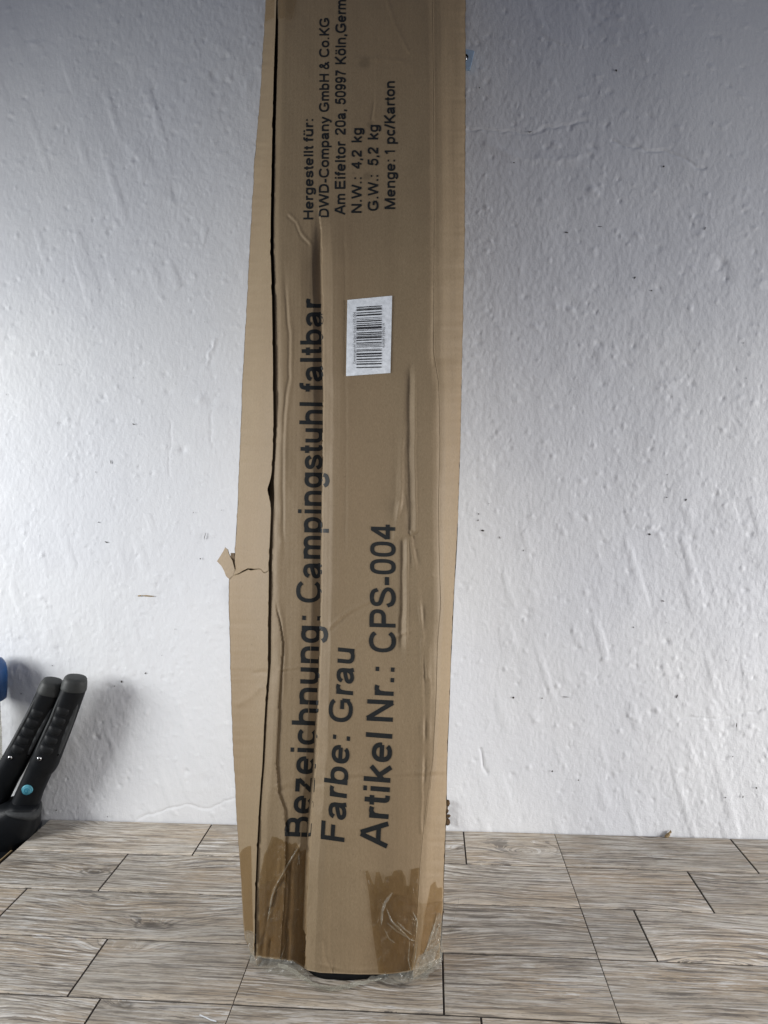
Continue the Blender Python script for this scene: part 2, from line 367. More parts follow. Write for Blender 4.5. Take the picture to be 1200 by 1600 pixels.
tag(flake_mesh('straw_fragment', [(230, 931, .0105, .0011, -.04), (218, 931, .0035, .0014, .1)], M_STRAW), 'short straw coloured fragment stuck on the white wall left of the carton', 'straw fragment')
o = flake_mesh('chip', [(1043, 1304, .006, .0022, .6), (1047, 1299, .003, .0012, 1.0)], M_STRAW, T=0.004)
tag(o, 'tiny brown chip lying where the right part of the wall meets the planks', 'debris')

# ------------------------------------------------------------------ table top of wood-look planks
XE = -0.6306; RW = 0.15981*CAMZ; LEN = 0.7355*CAMZ
slab = empty('table_top', (0, 0.5, 0))
def boxmesh(name, x0, x1, y0, y1, z0, z1, bev=0.0):
    bm = bmesh.new(); bmesh.ops.create_cube(bm, size=1)
    for v in bm.verts: v.co = Vector(((x0+x1)/2+v.co.x*(x1-x0), (y0+y1)/2+v.co.y*(y1-y0), (z0+z1)/2+v.co.z*(z1-z0)))
    if bev: bmesh.ops.bevel(bm, geom=[e for e in bm.edges if all(v.co.z > z1-1e-6 for v in e.verts)], offset=bev, segments=1, affect='EDGES')
    me = bpy.data.meshes.new(name); bm.to_mesh(me); bm.free(); return me
tag(slab, kind='structure')
link('board', boxmesh('board', XE, 2.2, -0.35, D-0.002, -0.045, -0.0011), M_GROUT, slab, False)
offs = [0.0865, 0.6459, 0.4634, 0.0177]
for r in range(13):
    y1 = D-0.0015-r*RW; y0 = y1-RW
    if y0 < -0.3: break
    cuts = {XE: 0, 2.15: 0}
    for k in range(-4, 5):
        a = (offs[r % 4]+k*0.7365)*CAMZ
        if XE+0.01 < a < 2.1: cuts[a] = 0.0012
        b = (0.3430+k*0.7303)*CAMZ
        if XE+0.03 < b < 2.1: cuts[b] = 0.0005
    cs = sorted(cuts.items())
    for (a, ga), (b, gb) in zip(cs[:-1], cs[1:]):
        dz = random.uniform(-.00022, .00022)
        g = 0.00115
        cx, cyy = (a+ga+b-gb)/2, (y0+y1)/2
        me = boxmesh('plank', a+ga-cx, b-gb-cx, y0+g-cyy, y1-g*0.8-cyy, -0.006, 0, 0.0004)
        o = link('plank', me, M_PLANK, None, False); o.parent = slab; o.matrix_parent_inverse = Matrix.Translation(slab.location).inverted()
        o.location = (cx, cyy, dz)
fl = link('floor', mesh_np('floor', [(-4, -3, -0.76), (4, -3, -0.76), (4, 1.0, -0.76), (-4, 1.0, -0.76)], [[0, 1, 2, 3]]), M_FLOOR, None, False)
tag(fl, kind='structure')

# ------------------------------------------------------------------ the carton: surface model
NF = np.array([-0.068, -1.0, SL]); NF /= np.linalg.norm(NF)           # outward normal of the leaning front
PF = np.array([0, Y0, 0.0])
LEFT = [(432, -120), (431.7, 0), (427.5, 130), (425, 240), (423, 350), (423, 400), (424.7, 450), (426.5, 560), (427.5, 680), (426, 720), (423.5, 765), (424, 790), (420.5, 880), (419, 1000), (419, 1050), (413.5, 1130), (410, 1210), (405, 1280), (401.5, 1350), (399, 1420), (398, 1500), (397, 1530)]
GAPW = [(3.2, -120), (2.0, 10), (4.0, 40), (5.0, 90), (4.5, 200), (4.2, 450), (4.0, 700), (4.2, 1000), (3.0, 1200), (2.6, 1400), (2.0, 1530)]
RIGHT = [(676, -120), (676, 0), (678, 150), (679, 350), (678, 560), (686, 610), (688, 700), (685.5, 800), (687, 900), (689, 960), (684, 1020), (682, 1100), (677, 1200), (664, 1290), (657, 1360), (650, 1470), (640, 1522)]
def rough(P, seed, a=0.45):
    ys = np.arange(-120, 1531, 3.0); n = np.random.RandomState(seed).randn(len(ys)); n = np.convolve(n, [.25, .5, .25], 'same')*a+np.convolve(np.random.RandomState(seed+1).randn(len(ys)), np.hanning(17)/8, 'same')*a
    return list(zip(np.interp(ys, [b for _, b in P], [q for q, _ in P])+n, ys))
ROUT = [(728, -120), (727.5, 100), (727, 250), (726, 400), (722.5, 560), (719.5, 700), (715.5, 830), (710.5, 920), (706, 1010), (703, 1100), (699, 1200), (697, 1290), (694, 1380), (692, 1440), (689, 1480), (687, 1530)]
LOUT = [(420, -120), (415, 0), (406.5, 150), (398, 250), (392, 350), (387, 450), (378.5, 600), (374.5, 700), (371.5, 780), (366.5, 868), (366, 888), (358, 905), (357, 935), (359, 1000), (360, 1040), (363, 1150), (368, 1240), (371, 1300), (376, 1360), (377.5, 1390), (380, 1440), (383, 1470), (388, 1500), (390, 1530)]
LOUT = rough(LOUT, 5); ROUT = rough(ROUT, 8)
BOT = [(1466, 380), (1478, 385), (1490, 391), (1494, 398), (1497, 410), (1500, 440), (1503, 460), (1512, 474), (1516, 480), (1520, 500), (1522.5, 560), (1522.5, 600), (1519, 637), (1514, 650), (1497, 689), (1490, 700)]
FOLD = [(496, 280), (498, 330), (502, 360), (504, 500), (505, 700), (503, 900), (501, 1000), (499, 1050), (495, 1180), (489, 1250), (485, 1310), (482, 1350), (478, 1440), (476, 1515)]
WRK = [(430, 935), (436, 975), (441, 1005), (437, 1060), (433, 1130), (431, 1190), (434, 1240), (443, 1265), (446, 1300), (446, 1350), (441, 1440), (437, 1500), (437, 1530)]
RIDGE = [(646, 550), (640, 575), (639, 700), (641, 835)]
def bump1(d, w): return np.exp(-(d/w)**2)
def HF(x, y):
    """height of the dented front above its leaning plane, metres"""
    x = np.atleast_1d(np.asarray(x, float)); y = np.atleast_1d(np.asarray(y, float))
    x = x+1.1*vnoise(x, y, 51, 1/25., 1/25.)*1.5*sst(300, 400, y)
    h = 0.0026*vnoise(x, y, 41, 1/60., 1/190.)+0.0012*vnoise(x, y, 42, 1/26., 1/90.)+0.0009*vnoise(x+0.15*y, y, 45, 1/22., 1/240.)+0.00020*vnoise(x, y, 43, 1/8., 1/18.)
    xf = pl(y, FOLD); A = 0.0062*sst(305, 420, y)*(1+0.35*sst(850, 1100, y))*(1+0.15*vnoise(y, y*0, 44, 1/40.))
    d = x-xf
    h += A*np.where(d < 0, np.interp(d, [-34, -15, -5, 0], [0, -0.30, -0.95, -1.15]), np.interp(d, [0, 1.5, 16, 26, 110], [-0.10, 0.05, 0.80, 0.90, 0.0]))
    # crease at the right end of the lit band
    e = sst(330, 400, y)*(1-sst(830, 900, y)); h -= 0.0005*bump1(x-pl(y, [(538, 330), (540, 700), (538, 900)]), 3)*e
    h += 0.0003*bump1(x-545, 4)*e
    # left border crease, edge rolled back
    h -= 0.0035*(1-sst(0, 16, x-pl(y, LEFT)))
    h -= 0.0009*bump1(x-pl(y, [(443, 400), (451, 520), (452, 590), (446, 620), (443, 680), (441, 760), (445, 900)]), 2.6)*sst(400, 470, y)*(1-sst(800, 900, y))
    h += 0.0006*bump1(x-pl(y, [(447, 400), (455, 520), (456, 590), (451, 620), (447, 680), (445, 760)]), 3)*sst(430, 500, y)*(1-sst(700, 800, y))
    # wrinkle on the lower left
    dw = x-pl(y, WRK); aw = 0.0021*sst(930, 1000, y)
    h += np.where(dw < 0, aw*np.exp(-np.abs(dw)/11.), -aw*np.exp(-np.abs(dw)/3.5))
    h += 0.0015*bump1(x-pl(y, [(437, 940), (445, 1010), (442, 1100)]), 3)*sst(930, 970, y)*(1-sst(1050, 1120, y))
    # ridge on the right
    er = sst(548, 600, y)*(1-sst(825, 842, y)); dr = x-pl(y, RIDGE)
    h += er*np.interp(dr, [-22, -9, 0, 9.5, 12, 30], [0, 0.0004, -0.0022, 0.0014, 0.0006, 0])
    e2 = sst(836, 850, y)*(1-sst(980, 1040, y)); d2 = x-pl(y, [(628, 836), (627, 1040)])
    h += e2*np.interp(d2, [-14, -5, 0, 9, 11, 20], [0, 0.0004, -0.0016, 0.0012, 0.0004, 0])
    e3 = sst(640, 720, y)*(1-sst(795, 830, y)); d3 = x-pl(y, [(630, 640), (627, 770), (618, 830)])
    h += e3*np.interp(d3, [-8, 0, 5], [0, 0.0013, 0])
    wob = 0.8*vnoise(x, y, 55, 1/6., 1/6.); wamp = np.clip(0.75+1.3*vnoise(x, y, 56, 1/30., 1/30.), 0.15, 1.4)
    for pts, wd, a in [
        ([(641, 832), (646, 870), (652, 915), (657, 960), (663, 1010), (668, 1060)], 3.0, 0.0016),
        ([(637, 840), (634, 900), (634, 960), (636, 1010)], 3.5, 0.0010), ([(626, 785), (619, 815), (616, 840)], 3.0, 0.0013),
        ([(634, 775), (637, 810), (640, 836)], 2.0, -0.0012), ([(630, 700), (631, 780), (633, 830)], 3.0, -0.0012),
        ([(637, 832), (645, 838), (652, 834)], 1.8, -0.0014), ([(650, 860), (660, 900), (662, 980)], 3.5, -0.0010),
        ([(516, 980), (530, 966), (548, 954), (574, 941), (579, 936)], 2.6, 0.0016), ([(518, 985), (532, 971), (550, 959), (575, 946)], 2.6, -0.0014),
        ([(635, 925), (655, 910), (674, 898)], 2.6, 0.0010), ([(632, 930), (654, 915), (674, 904)], 2.0, -0.0008),
        ([(440, 846), (482, 846)], 3.0, 0.0008), ([(438, 1046), (455, 1045), (471, 1041)], 2.5, 0.0007), ([(438, 1050), (470, 1045)], 2.0, -0.0007),
        ([(452, 335), (463, 345), (472, 365), (484, 379)], 2.2, 0.0012), ([(450, 338), (461, 349), (470, 369), (482, 382)], 2.0, -0.0009),
        ([(584, 185), (588, 165), (590, 140), (587, 110), (589, 90)], 2.2, 0.0009), ([(580, 188), (583, 165), (585, 140)], 2.0, -0.0007),
        ([(605, 0), (616, 35), (628, 60), (638, 80)], 3.0, 0.0009), ([(560, 92), (600, 93), (630, 96)], 3, 0.0005), ([(640, 100), (655, 135)], 3, 0.0005),
        ([(540, 330), (540, 380)], 3, 0.0006), ([(552, 1015), (566, 1000), (585, 996), (600, 1003), (640, 985)], 2.6, 0.0008),
        ([(430, 1230), (470, 1215), (560, 1209), (620, 1211), (676, 1206)], 3.5, 0.0006), ([(430, 1236), (560, 1215), (676, 1212)], 3, -0.0006),
        ([(468, 1322), (460, 1338), (450, 1352), (438, 1372), (428, 1392), (423, 1415)], 2.0, 0.0022),
        ([(464, 1330), (447, 1364), (430, 1398), (424, 1420), (418, 1440), (411, 1480), (409, 1505)], 3.5, -0.0024),
        ([(428, 1395), (424, 1425), (417, 1450), (415, 1505)], 2.2, 0.0014),
        ([(452, 1352), (450, 1400), (446, 1460), (443, 1510)], 3.4, -0.0030), ([(459, 1350), (457, 1420), (452, 1505)], 3, 0.0012),
        ([(470, 1330), (466, 1400), (462, 1510)], 3.5, -0.0016), ([(438, 1345), (433, 1420), (430, 1505)], 3.0, 0.0012),
        ([(423, 1470), (420, 1505)], 2, -0.0015), ([(451, 1455), (449, 1505)], 2, -0.0015), ([(482, 1415), (478, 1470), (479, 1515)], 2.2, -0.0018),
        ([(487, 1440), (484, 1516)], 2.5, 0.0013), ([(506, 1470), (510, 1500), (520, 1519)], 2.5, -0.0008), ([(498, 1400), (495, 1460)], 4, 0.0007), ([(520, 1500), (521, 1521)], 1.6, -0.001),
        ([(520, 1515), (560, 1521)], 2.0, -0.0006), ([(500, 1507), (545, 1517), (600, 1514)], 3.0, 0.0007),
        ([(659, 1000), (660, 1120), (659, 1220), (658, 1300)], 2.4, 0.0012), ([(663, 1000), (665, 1120), (664, 1220)], 2.4, -0.0009), ([(669, 1010), (672, 1100), (670, 1180)], 3.0, 0.0009),
        ([(676, 450), (677, 570)], 1.8, -0.0008), ([(517, 1330), (518, 1420), (516, 1500)], 3.0, -0.0006), ([(600, 1380), (612, 1420), (600, 1500)], 6, 0.0004)]:
        m = (x > min(p[0] for p in pts)-4*wd) & (x < max(p[0] for p in pts)+4*wd) & (y > min(p[1] for p in pts)-4*wd) & (y < max(p[1] for p in pts)+4*wd)
        if m.any(): h[m] += a*bump1(segdist(x[m], y[m], pts)+wob[m], wd)*wamp[m]*0.62
    # rounded shoulder towards the right side panel
    d = pl(y, RIGHT)-x
    wsh = 14+16*sst(1000, 1300, y)
    h -= 0.0040*(1-np.clip(d/wsh, 0, 1))**2
    # dent upper right, slight belly
    h += 0.0030*np.sin(np.clip((x-430)/250., 0, 1)*math.pi)*(0.4+0.6*sst(1500, 700, y)*1.0)
    return h
TR = [(0.030, -120), (0.034, 400), (0.030, 900), (0.030, 1300), (0.030, 1530)]
def back_at(x, y):
    """depth of the whole shell behind the leaning plane (positive = backwards)"""
    xr, xo, xg, xl = pl(y, RIGHT), pl(y, ROUT), pl(y, LEFT), pl(y, LOUT)
    s = np.clip((x-xr)/(xo-xr), 0, 1); tr = pl(y, TR)
    right = -HF(xr, y) + s*tr*(0.55+0.45*s) - 0.0007*np.sin(s*9)*np.clip(s*3, 0, 1) + 0.0006*vnoise(x, y, 61, 1/9., 1/60.)
    q = np.clip((xg-x)/(xg-xl), 0, 1)
    left = 0.0005 + 0.048*q*(0.75+0.25*q) + 0.0015*vnoise(x, y, 62, 1/30., 1/120.) + 0.0008*bump1(segdist(x, y, [(398, 1052), (412, 1050), (420, 1053)]), 3) - 0.001*bump1(segdist(x, y, [(372, 1100), (390, 1090), (405, 1075)]), 5)
    return np.where(x > xr, right, np.where(x < xg, left, -HF(x, y)))
def shell(px, py, off=0.0):
    """point on the carton's skin seen at px,py; off lifts it outwards"""
    px = np.asarray(px, float); py = np.asarray(py, float)
    b = back_at(px, py) - off
    d = ray(px, py); t = ((PF-CAM) @ NF - b)/(d @ NF)
    p = CAM + d*t[..., None]
    low = p[..., 2] < 0.0006+off*0.5
    f = on_floor(px, py, 0.0006)
    p = np.where(low[..., None], np.minimum(p, 9), p)
    p[..., 2] = np.maximum(p[..., 2], 0.0006+off*0.5)
    return p
def warp(x, ynom):     # nominal rows -> rows ending on the ragged lower edge
    yb = np.interp(x, [b for a, b in BOT], [a for a, b in BOT])
    return -120+(ynom+120)*(yb+120)/(1522.5+120)
box = empty('cardboard_box', (-0.06, 0.72, 0))
tag(box, 'long battered cardboard carton standing upright and leaning on the white wall', 'box')
def sheet(name, PX, PY, mat, parent, th=0.0024, off=0.0, inner=8, tdir=NF):
    nr, nc = PX.shape
    P = shell(PX, PY, off)
    V = [P.reshape(-1, 3)]; F = [gridF(nr, nc, 0, True)]
    # rim
    idx = np.arange(nr*nc).reshape(nr, nc)
    loop = np.concatenate([idx[0, :], idx[1:, -1], idx[-1, -2::-1], idx[-2:0:-1, 0]])
    n0 = nr*nc
    rim = V[0][loop]-tdir*th; rim[:, 2] = np.maximum(rim[:, 2], 0.0003)
    V.append(rim); n = len(loop); k = np.arange(n)
    F.append(np.stack([loop[k], loop[(k+1) % n], n0+(k+1) % n, n0+k], 1)[:, ::-1] if False else np.stack([loop[k], n0+k, n0+(k+1) % n, loop[(k+1) % n]], 1))
    # inner liner
    ri = sorted(set(list(range(0, nr, inner))+[nr-1])); ci = sorted(set(list(range(0, nc, inner))+[nc-1]))
    L = P[np.ix_(ri, ci)].reshape(-1, 3)-tdir*th; L[:, 2] = np.maximum(L[:, 2], 0.0003)
    V.append(L); F.append(gridF(len(ri), len(ci), n0+n))
    return link(name, mesh_np(name, np.concatenate(V), np.concatenate(F)), mat, parent)
# front
rows = np.arange(-120, 1523, 2.0); rows[-1] = 1522.5
u = np.linspace(0, 1, 232)
yn = np.repeat(rows[:, None], len(u), 1)
xl = pl(yn, LEFT)+pl(yn, GAPW); xr = pl(yn, RIGHT)
# slightly ragged left edge
xl = xl+0.35*vnoise(yn, yn*0, 71, 1/3.)*(yn > -200)
PX = xl+(xr-xl)*u[None, :]; PY = warp(PX, yn)
front = sheet('front_panel', PX, PY, M_CARD, box)
# right side panel
u = np.linspace(0, 1, 40)
PX = pl(yn[:, :40], RIGHT)+(pl(yn[:, :40], ROUT)-pl(yn[:, :40], RIGHT))*u[None, :]; PY = warp(PX, yn[:, :40])
nr_side = np.array([0.75, -0.65, 0.1]); nr_side /= np.linalg.norm(nr_side)
sheet('side_panel', PX, PY, M_CARD, box, tdir=nr_side)
# left panel in two pieces either side of the tear
TEAR = [(355, 903), (364, 899.5), (369, 898), (374, 896.5), (380, 893), (387, 889), (391, 890), (397, 889.6), (404, 888.8), (408, 890), (411, 894), (414, 895), (417, 893), (425, 888)]
def teary(x): return np.interp(x, [a for a, b in TEAR], [b for a, b in TEAR])
u = np.linspace(0, 1, 48)
def left_piece(y0, y1, top):
    n = int((y1-y0)/1.3); v = np.linspace(0, 1, n)
    Vv, U = np.meshgrid(v, u, indexing='ij')
    ynm = y0+(y1-y0)*Vv
    a, b = pl(ynm, LOUT), pl(ynm, LEFT)
    saw = 0.55*np.abs(((ynm/2.6) % 1)-0.5)*2+1.3*np.clip(vnoise(ynm, ynm*0, 77, 1/9.)*2-0.25, 0, 1)
    b = b-saw*(ynm > 60)
    b = b-5.0*bump1(ynm-768, 15)
    x = a+(b-a)*U
    g = 0.35+1.25*bump1(x-378, 7)+1.4*bump1(x-391, 4.5)
    if top:
        y = y0+(teary(x)-g-y0)*Vv
    else:
        ys = teary(x)+g*0.6; yb = warp(x, np.full_like(x, 1522.5)); y = ys+(yb-ys)*Vv
        x = pl(y, LOUT)+(x-a)/(b-a)*(b-pl(y, LOUT))
    return x, y
nl = np.array([0.22, -0.97, 0.05]); nl /= np.linalg.norm(nl)
for nm, a in (('side_panel', (-120, 893, True)), ('side_panel', (893, 1522, False))):
    x, y = left_piece(*a)
    o = sheet(nm, x, y, M_CARD, box, tdir=nl)
    o['label'] = 'left side panel above the tear' if a[2] else 'left side panel below the tear'
# torn flap sticking out
def flat_patch(name, pts, mat, parent, bfun, th=0.0022):
    bm = bmesh.new(); P = [Vector(shell_off(px, py, b)) for px, py, b in pts]
    f = bm.faces.new([bm.verts.new(p) for p in P]); r = bmesh.ops.extrude_face_region(bm, geom=[f])
    for v in r['geom']:
        if isinstance(v, bmesh.types.BMVert): v.co -= Vector(NF)*th
    bmesh.ops.triangulate(bm, faces=bm.faces[:]); bmesh.ops.recalc_face_normals(bm, faces=bm.faces[:])
    me = bpy.data.meshes.new(name); bm.to_mesh(me); bm.free(); return link(name, me, mat, parent, False)
def shell_off(px, py, b):
    d = ray(px, py); t = ((PF-CAM) @ NF - b)/(d @ NF); return CAM+d*t
flat_patch('torn_flap', [(353, 900, .052), (350, 892, .056), (346, 884.5, .060), (339, 877, .066), (344, 869, .063), (349, 861, .060), (351.5, 855.5, .058), (355.5, 858.5, .055), (357, 864, .053), (359.5, 870, .050), (363, 876, .047), (364.5, 882, .046), (366.5, 889, .045), (368.5, 896, .044), (363, 900, .045), (358, 905, .047)], M_CARD, box, None)
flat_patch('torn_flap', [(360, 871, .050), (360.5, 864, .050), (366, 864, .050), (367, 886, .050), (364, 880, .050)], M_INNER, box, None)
# back, two folded returns, top and bottom closing
def strip(name, cols, mat, n=40):
    """cols: list of functions y-> world point; the closed rear of the shell"""
    V = []
    ys = np.linspace(-120, 1500, n)
    for c in cols: V.append(np.array([c(v) for v in ys]))
    V = np.stack(V, 1)
    return link(name, mesh_np(name, V.reshape(-1, 3), gridF(n, len(cols))), mat, box)
def backpt(edge, frac, b):
    def f(y):
        yy = float(y); x = float(pl(yy, edge)); 
        if edge is LOUT: q = shell(np.array([x+0.3]), np.array([min(yy, 1495)]), -0.0008)[0]
        else: q = shell(np.array([x-0.3]), np.array([min(yy, 1495)]), -0.0008)[0]
        return q
    return f
def rear(edge, inset):
    g = backpt(edge, 0, 0)
    def f(y):
        q = g(y).copy()
        bcur = -(q-PF) @ NF
        q = q-NF*(0.088-bcur); q[0] += inset; q[1] = min(q[1], D-0.006); q[2] = max(q[2], 0.0006); return q
    return f
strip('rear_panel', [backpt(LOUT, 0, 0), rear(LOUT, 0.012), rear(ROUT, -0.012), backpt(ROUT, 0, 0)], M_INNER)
def cap(name, ynom, z=None):
    xs = np.linspace(float(pl(ynom, LOUT))+1, float(pl(ynom, ROUT))-1, 24)
    A = shell(xs, warp(xs, np.full(24, ynom)), -0.004)
    A = [a for a in A]; l = rear(LOUT, 0.012)(min(ynom, 1495)); r = rear(ROUT, -0.012)(min(ynom, 1495))
    P = A+[r, l]
    if z is not None:
        P = [np.array([p[0], p[1], z]) for p in P]
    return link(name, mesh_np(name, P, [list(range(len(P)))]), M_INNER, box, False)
cap('top_flap', -119)
# added light blockers: skirt and closing sheet, set back under the lifted front edge
def botpt(px):
    return shell(np.array([float(px)]), np.array([float(np.interp(px, [b for a, b in BOT], [a for a, b in BOT]))]), -0.003)[0]
Lo, Lf, Rf, Ro = botpt(384), botpt(402), botpt(646), botpt(686)
path = [Lo+[0, .03, 0], Lo, Lf, Lf+[.004, .004, 0], Lf+[.006, .034, 0]]+[Lf*(1-t)+Rf*t+[0, .036+.004*math.sin(9*t), 0] for t in (.1, .3, .5, .7, .9)]+[Rf+[-.006, .034, 0], Rf+[-.004, .004, 0], Rf, Ro, Ro+[0, .03, 0]]
V = []
for k, p_ in enumerate(path):
    V += [(p_[0], p_[1], p_[2]+.012), (p_[0], p_[1]+.001*math.sin(k*2.), .0006)]
link('bottom_light_block', mesh_np('bottom_light_block', V, [[2*k, 2*k+1, 2*k+3, 2*k+2] for k in range(len(path)-1)]), M_INNER, box, False)
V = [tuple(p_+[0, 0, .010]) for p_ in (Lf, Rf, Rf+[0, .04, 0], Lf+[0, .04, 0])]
link('bottom_light_block', mesh_np('bottom_light_block', V, [[0, 1, 2, 3]]), M_INNER, box, False)

# black strip added as painted shade in the gap under the lifted front edge
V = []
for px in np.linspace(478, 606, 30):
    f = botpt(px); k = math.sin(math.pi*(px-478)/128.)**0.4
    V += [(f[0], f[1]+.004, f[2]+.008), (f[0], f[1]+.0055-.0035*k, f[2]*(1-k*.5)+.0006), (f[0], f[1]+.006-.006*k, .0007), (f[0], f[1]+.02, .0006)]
link('gap_shade', mesh_np('gap_shade', V, [[4*i+j, 4*i+j+1, 4*i+j+5, 4*i+j+4] for i in range(29) for j in range(3)]), M_BLACK, box)

# ------------------------------------------------------------------ print on the carton
SW = 0.172            # stroke width in cap heights
def _E(cx, cy, rx, ry, a0=0, a1=360, p=2.35, n=None):
    n = n or max(6, int(abs(a1-a0)/11)); o = []
    for k in range(n+1):
        t = math.radians(a0+(a1-a0)*k/n); c_, s_ = math.cos(t), math.sin(t)
        o.append((cx+rx*math.copysign(abs(c_)**(2/p), c_), cy+ry*math.copysign(abs(s_)**(2/p), s_)))
    return o
def _S(P, n=5):
    P = [(2*P[0][0]-P[1][0], 2*P[0][1]-P[1][1])]+list(P)+[(2*P[-1][0]-P[-2][0], 2*P[-1][1]-P[-2][1])]; o = []
    for i in range(1, len(P)-2):
        for k in range(n):
            t = k/n
            o.append(tuple(0.5*((2*P[i][j])+(-P[i-1][j]+P[i+1][j])*t+(2*P[i-1][j]-5*P[i][j]+4*P[i+1][j]-P[i+2][j])*t*t+(-P[i-1][j]+3*P[i][j]-3*P[i+1][j]+P[i+2][j])*t**3) for j in (0, 1)))
    o.append(P[-2]); return o
def _dot(x, y): return [(x, y), (x, y+0.14)]
_bowl = _E(.385, .3625, .25, .2975)
_n = _E(.385, .42, .245, .24, 180, 0)+[(.63, 0)]
_u = [(.14, .725)]+_E(.375, .285, .235, .22, 180, 360)
